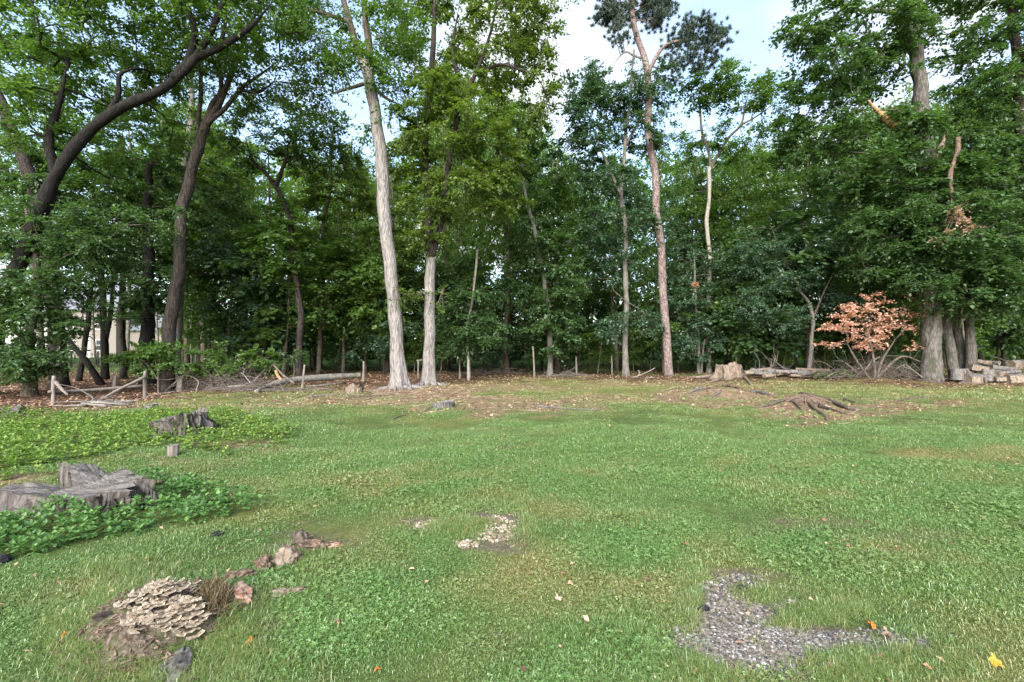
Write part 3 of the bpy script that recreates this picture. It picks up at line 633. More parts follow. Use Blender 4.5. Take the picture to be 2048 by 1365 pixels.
build_tree('brown_tree', 'large dark brown forked tree rising at left behind the lichened stump post', 17.2,
    [([(333, 790), (338, 700), (345, 620), (356, 520), (366, 440), (382, 350), (397, 285), (410, 252)], 25, 17),
     ([(392, 300), (396, 240), (402, 190), (398, 130), (380, 50)], 10, 6), ([(408, 255), (424, 210), (442, 180), (438, 110), (452, 30), (440, -60)], 12, 6), ([(412, 252), (440, 205), (458, 160), (478, 110), (500, 50), (540, -20)], 13, 6), ([(418, 245), (452, 215), (480, 180), (520, 150), (560, 120)], 10, 4), ([(480, 180), (515, 185), (548, 165)], 8, 4)],
    [(420, 60, 110, 70, 0, 2.2, 44), (520, 40, 90, 60, 0, 2, 34), (540, 150, 80, 50, 0, 1.8, 26), (460, 200, 60, 50, 1, 1.6, 14), (470, -60, 180, 60, 0, 2.5, 26), (330, 170, 80, 60, 2, 1.5, 16), (600, 90, 60, 40, 0, 1.5, 10)],
    M['bark_dark'], M['leaf_thin'], 20, branchm=M['bark_black'], tip=.0105, spray=dict(SPW, size=.105, per=10), start=.75, flare=(.4, .35, 5))
build_tree('grey_tree', 'grey trunk half hidden directly behind the fork of the dark brown tree', 24.,
    [([(352, 755), (358, 600), (362, 480), (366, 390), (374, 300), (385, 220), (380, 120)], 16, 10)], [(400, 300, 90, 70, 1, 2, 26), (440, 380, 90, 60, 1, 2, 26), (330, 400, 60, 50, 1, 2, 12)], M['bark_grey'], M['leaf_yellow'], 21, spray=SP, start=.4)
build_tree('crooked_tree', 'crooked dark tree with a bent fork between the brown tree and the pale leaning tree', 22.,
    [([(600, 765), (598, 690), (596, 600), (588, 510), (575, 430), (560, 385), (545, 362)], 13, 8), ([(547, 365), (525, 340), (505, 320), (490, 275)], 9, 4), ([(552, 372), (562, 345), (572, 318), (575, 290)], 9, 5), ([(586, 490), (560, 470), (540, 455)], 6, 3)],
    [(520, 280, 90, 45, 0, 2, 24), (610, 290, 80, 50, 1, 2, 26), (660, 330, 60, 50, 1, 2, 18), (560, 230, 90, 40, 1, 2, 16), (640, 250, 60, 35, 1, 1.6, 12), (470, 330, 50, 50, 1, 1.5, 14)],
    M['bark_dark'], M['leaf_thin'], 22, branchm=M['bark_black'], tip=.010, spray=dict(SPW, size=.14), start=.75)
build_tree('slim_tree', 'slim straight grey brown tree left of the pale leaning tree', 26.,
    [([(637, 752), (641, 650), (645, 560), (648, 480), (656, 400), (662, 330), (670, 270)], 9, 4)],
    [(670, 420, 80, 70, 0, 2, 30), (650, 330, 70, 50, 0, 2, 20), (640, 520, 70, 40, 0, 1.6, 14), (690, 600, 70, 40, -1, 1.6, 18)], M['bark_brown'], M['leaf_yellow'], 23, spray=SP, start=.4, sides=10)

# ---- centre
build_tree('pale_tree', 'tall pale barked tree leaning left, left one of the pale pair in the centre', 18.2,
    [([(801, 778), (793, 690), (786, 600), (776, 460), (762, 330), (748, 230), (737, 160), (730, 125)], 27, 21),
     ([(735, 150), (712, 90), (698, 40), (682, -20), (660, -120)], 16, 9), ([(737, 150), (738, 90), (731, 40), (728, -40), (735, -130)], 16, 9), ([(740, 165), (770, 195), (800, 210)], 8, 4), ([(728, 168), (690, 180), (655, 190)], 8, 4), ([(700, 45), (650, 28), (600, 15), (560, 0)], 9, 4)],
    [(640, 60, 80, 40, 0, 1.8, 22), (620, 120, 70, 35, 0, 1.6, 16), (600, 190, 70, 30, .5, 1.6, 12), (790, 60, 70, 60, 0, 1.8, 28), (800, 130, 60, 50, .5, 1.6, 18), (700, 130, 50, 30, -1, 1, 10), (790, 190, 40, 40, 0, 1.4, 9), (740, 265, 26, 16, -.2, .5, 3), (700, -70, 220, 60, 0, 3, 34), (588, 20, 50, 40, 0, 1.5, 10)],
    M['bark_pale'], M['leaf_mid'], 30, limbm=M['bark_brown'], spray=dict(SPW, size=.12), start=.8, flare=(.55, 1.25, 5), extra_roots=9, sides=18, wob=.028)
build_tree('pale_tree', 'straight pale barked tree with leafy upper trunk, right one of the central pale pair', 19.3,
    [([(858, 772), (858, 700), (860, 600), (861, 540), (861, 505)], 23, 19), ([(861, 515), (858, 450), (856, 380), (850, 300), (858, 200), (866, 100), (870, 0), (880, -90)], 18, 9), ([(863, 515), (884, 440), (892, 370), (905, 290), (925, 200), (955, 140), (985, 50), (1000, -50)], 13, 6), ([(930, 190), (905, 110), (915, 30)], 9, 5), ([(950, 150), (1000, 130), (1040, 140), (1070, 150)], 7, 3)],
    [(900, 250, 110, 90, -.8, 1.8, 60), (880, 190, 60, 50, -.6, 1.5, 20), (960, 300, 80, 60, 0, 1.6, 34), (860, 400, 60, 55, -.3, 1.2, 24), (930, 390, 80, 55, 0, 1.6, 34), (1000, 380, 60, 60, .5, 1.6, 22), (820, 330, 50, 50, .5, 1.4, 14), (870, 60, 90, 70, 1, 2, 28), (990, 60, 110, 70, 1, 2.2, 46), (1070, 60, 64, 90, 1, 2.2, 38), (1040, 200, 80, 70, 1.5, 1.8, 34), (940, 140, 80, 50, .5, 1.8, 24), (960, -70, 220, 70, 1, 3, 36), (856, 480, 40, 24, -.3, .8, 8)],
    M['bark_pale'], M['leaf_yellow'], 31, limbm=M['bark_dark'], spray=dict(SP, size=.13, L=.58), start=.8, flare=(.55, 1.25, 5), extra_roots=9, sides=18, wob=.028)
build_tree('understory_tree', 'small dark green tree with grey foot right of the pale pair', 24.5,
    [([(1100, 755), (1100, 690), (1094, 600), (1078, 500), (1058, 420), (1044, 340), (1036, 260)], 12, 5)],
    [(1115, 560, 70, 60, -.5, 1.4, 34), (1105, 640, 60, 45, -.6, 1.2, 24), (1080, 470, 90, 60, 0, 1.6, 36), (1120, 690, 50, 16, -.5, 1, 6), (1070, 380, 100, 60, .5, 1.8, 36), (1030, 300, 70, 50, 1, 1.8, 22), (1040, 580, 50, 60, .5, 1.4, 18)],
    M['bark_grey'], M['leaf_dark'], 33, spray=SP, start=.15)
build_tree('understory_tree', 'small leafy tree with low foliage directly right of the second pale trunk', 22.0,
    [([(937, 765), (936, 680), (945, 600), (955, 500)], 6, 4)], [(920, 650, 55, 40, 0, 1.2, 22), (950, 600, 60, 40, .3, 1.2, 18), (975, 670, 50, 30, 0, 1, 12), (900, 690, 40, 14, 0, .8, 5)], M['bark_slim'], M['leaf_dark'], 34, spray=SP, start=.3, sides=8, flare=None)
build_tree('grey_tree', 'smooth grey tree with lichened flared foot left of the tall pine', 25.,
    [([(1252, 754), (1251, 690), (1252, 600), (1252, 540), (1248, 450), (1243, 380), (1250, 290), (1258, 220), (1264, 160), (1268, 100)], 12, 4), ([(1245, 400), (1215, 330), (1195, 280), (1180, 240)], 7, 3), ([(1252, 290), (1280, 240), (1300, 215)], 6, 3)],
    [(1185, 230, 65, 50, 0, 1.8, 36), (1235, 170, 75, 50, 0, 1.8, 34), (1170, 180, 40, 40, .5, 1.5, 14), (1180, 300, 70, 45, 0, 1.8, 28), (1290, 250, 60, 50, 0, 1.8, 26), (1300, 180, 50, 40, 0, 1.6, 14), (1210, 370, 80, 45, 0, 1.8, 28), (1225, 450, 110, 50, 0, 1.8, 36), (1290, 430, 70, 50, .5, 1.6, 20), (1200, 520, 90, 40, .5, 1.6, 24), (1240, 635, 50, 16, -.8, .9, 8), (1225, 668, 30, 8, -1, .6, 4), (1290, 640, 30, 25, -.5, .8, 7)],
    M['bark_grey'], M['leaf_blue'], 35, spray=dict(SP, size=.14), start=.35, flare=(.4, 1.0, 5))
build_tree('pine_tree', 'very tall pine with reddish scaly bark standing alone right of the centre', 25.,
    [([(1338, 758), (1332, 660), (1321, 510), (1309, 370), (1299, 240), (1294, 150), (1284, 105), (1270, 60), (1262, 0), (1255, -90)], 17, 9),
     ([(1295, 150), (1305, 128), (1322, 100), (1345, 85), (1385, 80), (1430, 70)], 9, 4), ([(1288, 118), (1268, 112), (1250, 105), (1225, 130)], 5, 2), ([(1300, 300), (1312, 275), (1330, 265)], 3, 2), ([(1299, 215), (1286, 205), (1278, 190)], 3, 1), ([(1306, 375), (1318, 368), (1326, 355)], 2, 1)],
    [(1250, 20, 60, 34, 0, 1.2, 34), (1300, 25, 42, 30, 0, 1.2, 26), (1210, 10, 34, 30, 0, 1, 10), (1320, 0, 34, 34, 0, 1, 16), (1390, 65, 46, 26, 0, 1.2, 30), (1410, 110, 38, 26, 0, 1, 14), (1360, 105, 36, 34, 0, 1, 14), (1430, 90, 24, 26, 0, 1, 10), (1240, 60, 36, 22, 0, 1, 8), (1330, 150, 40, 24, 0, 1, 6), (1265, -70, 120, 50, 0, 2, 26), (1220, 85, 30, 30, 0, 1, 3)],
    M['bark_pine'], M['needle'], 36, branchm=M['bark_pine'], needles=True, start=.8, mid=.2, flare=(.25, .45, 6), tip=.012, sides=16, wob=.025)
build_tree('pale_slim_tree', 'slender pale tree with a wavy trunk and Y fork right of the tall pine', 28.,
    [([(1418, 745), (1417, 680), (1418, 600), (1419, 520), (1412, 445), (1418, 390), (1422, 335)], 9, 7), ([(1422, 340), (1417, 305), (1404, 265), (1400, 215), (1396, 170)], 6, 3), ([(1418, 345), (1436, 310), (1458, 275), (1482, 250), (1490, 215), (1496, 190)], 6, 3), ([(1482, 250), (1510, 235), (1545, 210)], 4, 2)],
    [(1400, 185, 50, 34, 0, 1.6, 22), (1440, 165, 44, 30, 0, 1.5, 18), (1500, 195, 54, 38, 0, 1.6, 24), (1545, 200, 44, 40, 0, 1.6, 18), (1470, 280, 70, 40, 0, 1.6, 24), (1385, 290, 40, 35, 0, 1.5, 10), (1440, 380, 80, 40, 1, 1.6, 18), (1370, 400, 50, 40, 1, 1.4, 12)],
    M['bark_slim'], M['leaf_mid'], 37, limbm=M['bark_brown'], spray=dict(SPW, size=.15), start=.5, sides=10, flare=(.3, .4, 4))
build_tree('holly_tree', 'glossy dark evergreen filling the gap between the tall pine and the slender pale tree', 26.5,
    [([(1397, 748), (1396, 690), (1392, 600), (1388, 500)], 7, 4), ([(1402, 748), (1408, 690), (1425, 620)], 5, 3)], [(1370, 600, 55, 60, -.4, 1.4, 30), (1395, 690, 55, 35, -.6, 1.2, 22), (1440, 640, 60, 60, 0, 1.4, 28), (1380, 520, 60, 50, 0, 1.4, 24), (1450, 550, 60, 50, .3, 1.4, 24), (1350, 690, 30, 25, -.5, .8, 8)],
    M['bark_grey'], M['leaf_blue'], 38, spray=dict(SP, size=.12, L=.5), start=.1, sides=8, flare=None)
build_tree('small_tree', 'small bluish tree with bent pale stem and layered boughs left of the dead brown shrub', 23.5,
    [([(1617, 748), (1620, 690), (1627, 645), (1622, 610), (1602, 585)], 8, 5), ([(1604, 588), (1570, 520), (1540, 450)], 4, 2), ([(1625, 640), (1650, 580), (1680, 520)], 4, 2)],
    [(1570, 560, 80, 35, -.4, 1.5, 30), (1600, 500, 110, 45, 0, 1.7, 40), (1520, 500, 60, 50, 0, 1.5, 22), (1680, 500, 70, 50, 0, 1.5, 26), (1560, 635, 60, 18, -.5, 1.2, 12), (1640, 440, 100, 45, .5, 1.7, 30), (1500, 600, 40, 30, 0, 1, 8), (1700, 590, 50, 30, 0, 1.2, 14)],
    M['bark_grey'], M['leaf_blue'], 39, limbm=M['bark_brown'], spray=dict(SP, size=.115), start=.55, sides=10)
# ---- right
BROKEN = build_tree('broken_tree', 'big grey maple at right with storm broken limbs and orange torn wood', 20.5,
    [([(1862, 768), (1862, 700), (1861, 600), (1859, 500), (1857, 420), (1861, 345), (1850, 285), (1843, 210), (1838, 150), (1829, 80), (1818, 10), (1812, -100)], 33, 20), ([(1858, 380), (1838, 330), (1815, 285), (1797, 258)], 19, 11), ([(1866, 330), (1882, 292), (1895, 262)], 13, 7), ([(1826, 70), (1790, 28), (1740, 22), (1690, 20)], 11, 6)],
    [(1700, 60, 120, 60, 0, 2.2, 46), (1640, 150, 70, 60, 0, 2, 26), (1740, 150, 90, 50, .5, 2, 34), (1650, 250, 90, 55, .5, 2, 32), (1760, 270, 90, 50, .5, 2, 30), (1680, 350, 90, 45, .5, 2, 28), (1900, 60, 90, 60, 1, 2.2, 34), (1590, 60, 40, 50, 0, 1.5, 10), (1820, -70, 260, 60, 0, 3, 44), (1770, 370, 90, 50, .5, 2, 30), (1600, 300, 50, 50, 1, 1.6, 12), (1835, 262, 44, 26, -.9, .7, 9), (1800, 300, 44, 34, -1.0, .7, 11), (1866, 420, 50, 30, -1.0, .8, 14), (1900, 330, 50, 40, -.7, .8, 10), (1830, 60, 50, 30, -.9, .8, 8), (1850, 480, 60, 40, -.8, .9, 14)],
    M['bark_maple'], M['leaf_dark'], 40, spray=dict(SPB, L=.66, size=.155), start=.4, flare=(.4, .35, 5))
tb = MB(); b0 = np.array(BROKEN.location)
tube(tb, spline([at(1806, 272, 20.35), at(1783, 248, 20.3), at(1762, 228, 20.2), at(1738, 206, 20.2)], 12), np.linspace(.17, .06, 12), 9, True, .25)
tube(tb, spline([at(1752, 216, 20.15), at(1745, 212, 20.2), at(1735, 200, 20.1)], 6), np.linspace(.09, .02, 6), 6, True, .3)
add('torn_limb', tb.mesh('torn_limb', M['orange_wood'], True, b0), BROKEN, label='torn limb end with bare orange wood')
tb = MB(); tube(tb, spline([at(1869, 332, 20.25), at(1880, 300, 20.2), at(1890, 274, 20.2), at(1896, 262, 20.2)], 10), np.linspace(.13, .05, 10), 9, True, .25)
add('torn_limb', tb.mesh('torn_limb', M['stump_tan'], True, b0), BROKEN, label='short broken limb stub of bare tan wood')
root = empty('dead_limb', at(1907, 405, 19.0), 'dead bare limb hanging upright in the foliage right of the broken maple', 'dead limb'); tb = MB()
tube(tb, spline([at(1906, 430, 19), at(1904, 390, 19), at(1900, 355, 19), at(1908, 325, 19), at(1915, 300, 19), at(1916, 275, 19)], 20), np.linspace(.05, .095, 20), 9, True, .2)
add('bare_wood', tb.mesh('bare_wood', M['rot_wood'], True, at(1907, 405, 19.0)), root)
def clump(name, label, cat, c, rad, n, mat, seed, **sp):
    g = np.random.default_rng(seed); C = c + g.normal(0, 1, (n, 3)) * rad; D = g.normal(0, 1, (n, 3)); D /= np.linalg.norm(D, axis=1)[:, None]
    r = empty(name, c, label, cat); V, T = leaf_sprays(C, D, seed, **sp); add('leaves', mesh('leaves', V - c, T, None, mat), r, kind='stuff'); bb = MB()
    for q in C: tube(bb, spline([c + [0, 0, rad[2] * 1.6], (c + q) / 2 + [0, 0, rad[2] * .3], q], 5), .012, 4, False)
    add('twigs', bb.mesh('twigs', M['twig'], True, c), r); return r
clump('dead_leaf_cluster', 'cluster of withered pink leaves hanging below the dead bare limb', 'dead leaves', at(1914, 445, 18.6), np.array([.28, .15, .48]), 11, M['leaf_pink'], 61, twigs=5, per=8, L=.35, size=.13, droop=.8)
clump('dead_leaf_cluster', 'small withered brown leaf cluster hanging left of the slender pale tree', 'dead leaves', at(1388, 567, 25.6), np.array([.10, .08, .22]), 6, M['leaf_dead'], 62, twigs=4, per=7, L=.2, size=.12, droop=1.0)
root = build_tree('multi_stem_tree', 'three stemmed grey tree at right with large low leafy boughs above the firewood', 20.9,
    [([(1912, 772), (1904, 720), (1893, 650), (1880, 560), (1868, 470), (1850, 420)], 19, 10), ([(1926, 768, .5), (1922, 700, .5), (1912, 640, .4), (1916, 540, .2), (1925, 430)], 18, 9), ([(1938, 768), (1943, 710), (1938, 640), (1940, 560), (1960, 470), (1980, 400)], 19, 10)],
    [(1800, 520, 120, 40, 0, 1.6, 44), (1910, 560, 110, 50, -1.2, 1.6, 54), (1770, 455, 90, 45, -.5, 1.6, 36), (1960, 470, 100, 60, -2, 1.8, 56), (1860, 430, 90, 50, -1.2, 1.6, 38), (2010, 560, 70, 45, -2, 1.5, 34), (1990, 380, 80, 60, -1.5, 1.8, 40), (1900, 350, 70, 40, -.8, 1.6, 18), (1800, 580, 60, 22, 1.2, 1.0, 14), (1940, 612, 80, 14, -1, 1.2, 14), (2070, 470, 70, 120, -1.5, 1.6, 30), (1770, 550, 50, 22, 1.2, 1, 10)],
    M['bark_maple'], M['leaf_dark'], 41, spray=dict(SPB, twigs=7, size=.155, L=.62), start=.5, flare=(.25, .28, 4))
build_tree('edge_tree', 'leafy dark tree at the right edge reaching up beside the broken maple', 20.,
    [([(2085, 775), (2080, 600), (2070, 450), (2055, 320), (2040, 200), (2030, 60), (2020, -80)], 30, 12)],
    [(2000, 100, 90, 80, 0, 2, 42), (1960, 200, 70, 50, 0, 2, 28), (2020, 260, 70, 60, 0, 2, 32), (1950, 290, 70, 40, .4, 1.8, 22), (2060, 20, 110, 90, 0, 2, 30), (2100, 200, 60, 120, 0, 1.8, 20), (2000, -80, 150, 60, 0, 2.5, 20), (1990, 330, 80, 40, 0, 1.6, 22)],
    M['bark_dark'], M['leaf_dark'], 42, spray=dict(SPB, L=.62, size=.14), start=.4)

# ---- the woods behind: a few grown trees, copied and turned
def make_proto(seed, H, r, crown0, cw, n, leafm, bark, sp):
    g = np.random.default_rng(seed); z = np.linspace(-.15, H * .93, 12)
    P = np.stack([.22 * W_b(z * .06, seed) , .22 * W_b(z * .06, seed + 40.), z], 1); P[:, :2] -= P[0, :2]; R = np.linspace(r, r * .25, 12)
    tb = MB(); tube(tb, P, R, 9, True, .05, (.35, .55, 4), seed); tm = tb.mesh('trunk', bark, True)
    q = g.normal(size=(n, 3)); q /= np.linalg.norm(q, axis=1)[:, None]; q *= g.uniform(.1, 1, (n, 1)) ** .45
    zc = crown0 * H + (q[:, 2] * .5 + .5) * (1 - crown0) * H; A = np.stack([q[:, 0] * cw, q[:, 1] * cw, zc], 1)
    A += np.stack([W_b(A[:, 0] * .15, A[:, 2] * .2 + seed) * .5, W_b(A[:, 1] * .15, A[:, 2] * .2 + seed + 3) * .5, 0 * zc], 1)
    nodes = [(*p, rr) for p, rr in zip(spline(P, 40), np.interp(np.linspace(0, 1, 40), np.linspace(0, 1, 12), R))][int(40 * crown0 * .8):]
    ch, e, de, m, dm = network(nodes, A, g, .010); bb = MB()
    for P4, r4 in ch: tube(bb, P4, r4, 4, False)
    pick = g.uniform(size=len(m)) < .4
    V, T = leaf_sprays(np.concatenate([e, m[pick]]), np.concatenate([de, dm[pick]]), seed, **sp); STATS['leaf'] += len(T)
    return tm, bb.mesh('branches', M['bark_brown'], True), mesh('crown', V, T, None, leafm), H
BG = dict(twigs=6, per=12, L=.95, size=.20, droop=.25)
PROTOS = [make_proto(70, 17, .20, .24, 3.1, 125, M['leaf_yellow'], M['bark_brown'], BG), make_proto(71, 17, .17, .22, 2.9, 125, M['leaf_bright'], M['bark_brown'], BG), make_proto(72, 17, .22, .20, 3.1, 130, M['leaf_bright'], M['bark_brown'], BG),
          make_proto(73, 17, .18, .20, 3.0, 130, M['leaf_mid'], M['bark_brown'], BG), make_proto(74, 17, .15, .28, 2.6, 105, M['leaf_mid'], M['bark_grey'], BG), make_proto(75, 17, .20, .18, 3.1, 130, M['leaf_dark'], M['bark_brown'], BG)]
SMALL = [make_proto(83, 5.0, .05, .2, 1.6, 42, M['leaf_bright'], M['bark_brown'], dict(SP, size=.14)), make_proto(80, 5.0, .055, .15, 1.7, 46, M['leaf_dark'], M['bark_dark'], dict(SP, size=.14)), make_proto(81, 5.0, .05, .10, 1.5, 42, M['leaf_blue'], M['bark_dark'], dict(SP, size=.13)), make_proto(82, 5.0, .045, .25, 1.6, 40, M['leaf_mid'], M['bark_brown'], dict(SP, size=.14))]
def place(pr, name, label, group, x, y, H, rz, wide=1.0):
    r = empty(name, (x, y, float(gz(x, y))), label, 'tree', group); s = H / pr[3]; r.scale = (s * wide, s * wide, s); r.rotation_euler = (0, 0, rz)
    for nm, me in zip(('trunk', 'branches', 'crown'), pr[:3]):
        o = add(nm, me, r)
        if nm != 'trunk': o['kind'] = 'stuff'
    return r
MARKS = [(-900, 'the left edge'), (118, 'the tall dark left tree'), (335, 'the brown forked tree'), (598, 'the crooked tree'), (795, 'the pale leaning tree'), (860, 'the straight pale tree'), (1100, 'the small grey footed tree'), (1252, 'the smooth grey tree'), (1335, 'the tall pine'), (1417, 'the slender pale tree'), (1620, 'the bent stemmed small tree'), (1862, 'the broken maple'), (2900, 'the right edge')]
ORD = ['first', 'second', 'third', 'fourth', 'fifth', 'sixth', 'seventh', 'eighth', 'ninth', 'tenth', 'eleventh', 'twelfth', 'thirteenth', 'fourteenth', 'fifteenth', 'sixteenth', 'seventeenth', 'eighteenth', 'nineteenth', 'twentieth']
def name_between(items, what):                   # items: (photo column, object): label each by the front trees it stands between
    for (a, na_), (b, nb_) in zip(MARKS[:-1], MARKS[1:]):
        sel = sorted([q for q in items if a <= q[0] < b], key=lambda q: q[0])
        for k, (u, o) in enumerate(sel):
            o['label'] = f'{what}, {ORD[k]} from left between {na_[4:]} and {nb_[4:]}' if len(sel) > 1 else f'{what} between {na_[4:]} and {nb_[4:]}'
def skyline(u): return np.interp(u, [-100, 300, 480, 560, 680, 760, 860, 1000, 1080, 1150, 1250, 1400, 1500, 1600, 1700, 2150], [60, 150, 230, 260, 300, 290, 130, 120, 215, 275, 255, 260, 250, 210, 170, 110])
g = np.random.default_rng(90)
ROWS = [('tall tree of the second row, directly behind the front trees of the yard', 'second row trees of the wood', 28, 33, 25), ('tall tree in the middle of the wood, seen between the second row trees', 'middle row trees of the wood', 35, 42, 27), ('distant tall tree near the back of the wood, seen only between nearer trunks', 'back row trees of the wood', 44, 54, 28)]
for ri, (lab, grp, ya, yb, n) in enumerate(ROWS):
    items = []
    for i in range(n):
        u = -420 + (i + .5 + g.uniform(-.38, .38)) * 2900 / n; Y = g.uniform(ya, yb); x = (u - CX) / FPX * Y
        if -60 < u < 330 and ri > 0: continue
        top = skyline(u) + g.uniform(-12, 45) + (14 if ri == 0 else 0); H = EYE + (CY - top) / FPX * Y
        if u < 420: pi = [3, 2, 4][i % 3]
        elif u < 780: pi = [0, 1, 0, 1, 2][i % 5]
        elif u < 1010: pi = [0, 2, 1][i % 3]
        elif u < 1480: pi = [5, 3, 2, 1, 3][i % 5]
        else: pi = [1, 2, 3, 5][i % 4]
        items.append((u, place(PROTOS[pi], ['second_row_tree', 'middle_row_tree', 'back_row_tree'][ri], lab, grp, x, Y, H, g.uniform(0, 6.28), min(1.0, 15 / H) * g.uniform(.9, 1.15))))
    name_between(items, ['second row tree', 'middle row tree', 'back row tree'][ri])
items = []
for i in range(62):
    u = 380 + (i + .5 + g.uniform(-.4, .4)) * 1760 / 62; Y = g.uniform(22.5, 34) if (400 < u < 780 or 1450 < u < 1620) else g.uniform(26.5, 36); x = (u - CX) / FPX * Y
    items.append((u, place(SMALL[(i * 3 + i // 4) % 4], 'understory_sapling', 'leafy sapling under the tall trees in the shade of the wood', 'saplings under the tall trees', x, Y, g.uniform(4.5, 9.5), g.uniform(0, 6.28), g.uniform(.9, 1.2))))
name_between(items, 'shaded sapling'); items = []
for i in range(20):
    u = 400 + (i + .5 + g.uniform(-.35, .35)) * 1500 / 20; Y = g.uniform(26.5, 31); x = (u - CX) / FPX * Y
    items.append((u, place(SMALL[(i * 3 + i // 4) % 4], 'woodland_bush', 'low bush', 'low bushes in the shade of the wood', x, Y, g.uniform(1.8, 3.1), g.uniform(0, 6.28), g.uniform(1.2, 1.7))))
    items[-1][1]['category'] = 'bush'
name_between(items, 'low bush'); items = []
for i in range(44):                                                     # thin bare stems in the dark interior
    u = 120 + (i + .5 + g.uniform(-.45, .45)) * 2000 / 44; Y = g.uniform(28, 42); x = (u - CX) / FPX * Y; H = g.uniform(6, 8)
    tb = MB(); z = np.linspace(-.1, H, 7); tube(tb, np.stack([W_b(z * .05, i * 3.3) * .25, W_b(z * .05, i * 5.1) * .25, z], 1), np.linspace(g.uniform(.05, .09), .03, 7), 7)
    r = empty('thin_trunk', (x, Y, float(gz(x, Y))), 'thin bare trunk standing among the saplings in the dark wood', 'tree', 'thin bare trunks in the wood'); add('trunk', tb.mesh('trunk', [M['bark_grey'], M['bark_brown']][i % 2], True), r); items.append((u, r))
name_between(items, 'thin bare trunk')
# the far edge of the wood reads as one mass
g = np.random.default_rng(95); n = 6500; u = g.uniform(330, 2350, n); Y = g.uniform(56, 74, n); x = (u - CX) / FPX * Y
top = EYE + (CY - (skyline(np.clip(u, 0, 2100)) + 55)) / FPX * Y; z = .4 + (top - .4) * g.uniform(0, 1, n); lowp = g.uniform(size=n) < .28; z = np.where(lowp, g.uniform(.2, 5, n), z); Y = np.where(lowp, Y - 6, Y); x = (u - CX) / FPX * Y
C = np.stack([x, Y, z], 1); D = np.zeros_like(C); D[:, 1] = -1
V, T = leaf_sprays(C, D * .2, 96, twigs=5, per=6, L=1.5, size=.55, droop=.3); STATS['leaf'] += len(T)
fw = add('far_woods', mesh('far_woods', V, T, None, M['leaf_bright']), kind='stuff')
tb = MB()
for i in range(150):
    uu = g.uniform(330, 2350); yy = g.uniform(54, 72); xx = (uu - CX) / FPX * yy; zz = np.linspace(-.1, 13, 5)
    tube(tb, np.stack([xx + W_b(zz * .04, i * 2.) * .4, yy + 0 * zz, zz], 1), np.linspace(g.uniform(.12, .25), .06, 5), 6)
add('trunk', tb.mesh('far_trunks', M['bark_dark'], True), fw, kind='stuff')
print('leaf triangles', STATS)
# ------------------------------------------------------------------ house, drive and metal fence beyond the wood, left
s = NT('siding'); p = s.pos(); z = s.n('ShaderNodeSeparateXYZ', {0: p}).outputs['Z']
lap = s.math('FRACT', s.math('MULTIPLY', z, 6.0)); M['siding'] = s.surf(s.mix(s.noise(p, 3), (.29, .25, .215), (.35, .31, .265)), .8, lap, .02, .6)
s = NT('roof_shingle'); M['roof'] = s.surf(s.ramp(s.noise(s.pos(), 7, 5), [(.35, (.16, .17, .19)), (.65, (.27, .28, .31))]), .85)
s = NT('white_trim'); M['trim'] = s.surf((.75, .74, .72), .6)
s = NT('window_glass'); M['glass'] = s.surf((.03, .035, .045), .08, None, spec=.6)
s = NT('black_metal'); M['metal'] = s.surf((.012, .012, .013), .5, None, spec=.4)
s = NT('asphalt_drive'); M['drive'] = s.surf(s.ramp(s.noise(s.pos(), 12, 5), [(.3, (.10, .085, .085)), (.7, (.19, .165, .165))]), .9)
def box(mb, a, b):
    x0, y0, z0 = a; x1, y1, z1 = b
    mb.put([[x0, y0, z0], [x1, y0, z0], [x1, y1, z0], [x0, y1, z0], [x0, y0, z1], [x1, y0, z1], [x1, y1, z1], [x0, y1, z1]], None,
           [[0, 3, 2, 1], [4, 5, 6, 7], [0, 1, 5, 4], [1, 2, 6, 5], [2, 3, 7, 6], [3, 0, 4, 7]]); return mb
def gable(mb, x0, x1, y0, y1, z0, z1, o=.4):
    ym = (y0 + y1) / 2
    mb.put([[x0 - o, y0 - o, z0], [x1 + o, y0 - o, z0], [x1 + o, ym, z1], [x0 - o, ym, z1], [x0 - o, y1 + o, z0], [x1 + o, y1 + o, z0],
            [x0 - o, y0 - o, z0 + .18], [x1 + o, y0 - o, z0 + .18], [x1 + o, ym, z1 + .2], [x0 - o, ym, z1 + .2], [x0 - o, y1 + o, z0 + .18], [x1 + o, y1 + o, z0 + .18]],
           [[0, 4, 3], [1, 2, 5], [6, 9, 10], [7, 11, 8]], [[0, 3, 2, 1], [3, 4, 5, 2], [6, 7, 8, 9], [9, 8, 11, 10], [0, 1, 7, 6], [4, 10, 11, 5], [0, 6, 9, 3], [1, 2, 8, 7], [3, 9, 10, 4], [2, 5, 11, 8]]); return mb
HY = 60.0; hx = lambda u: (u - CX) / FPX * HY
house = empty('house', (hx(150), HY, 0), 'beige house with a grey roof glimpsed through the trees at far left', 'house'); h0 = np.array(house.location)
add('wall', box(MB(), (hx(95), HY, -.2), (hx(232), HY + 9, 6.2)).mesh('wall', M['siding'], origin=h0), house)
add('roof', gable(MB(), hx(95), hx(232), HY, HY + 9, 6.2, 10.2).mesh('roof', M['roof'], origin=h0), house)
add('wing_wall', box(MB(), (hx(232) + .01, HY + 1.5, -.2), (hx(335), HY + 8, 3.6)).mesh('wing_wall', M['siding'], origin=h0), house)
add('wing_roof', gable(MB(), hx(232) + .5, hx(335), HY + 1.5, HY + 8, 3.6, 5.8).mesh('wing_roof', M['roof'], origin=h0), house)
add('corner_trim', box(MB(), (hx(176), HY - .06, 0), (hx(176) + .35, HY - .003, 6.1)).mesh('corner_trim', M['trim'], origin=h0), house)
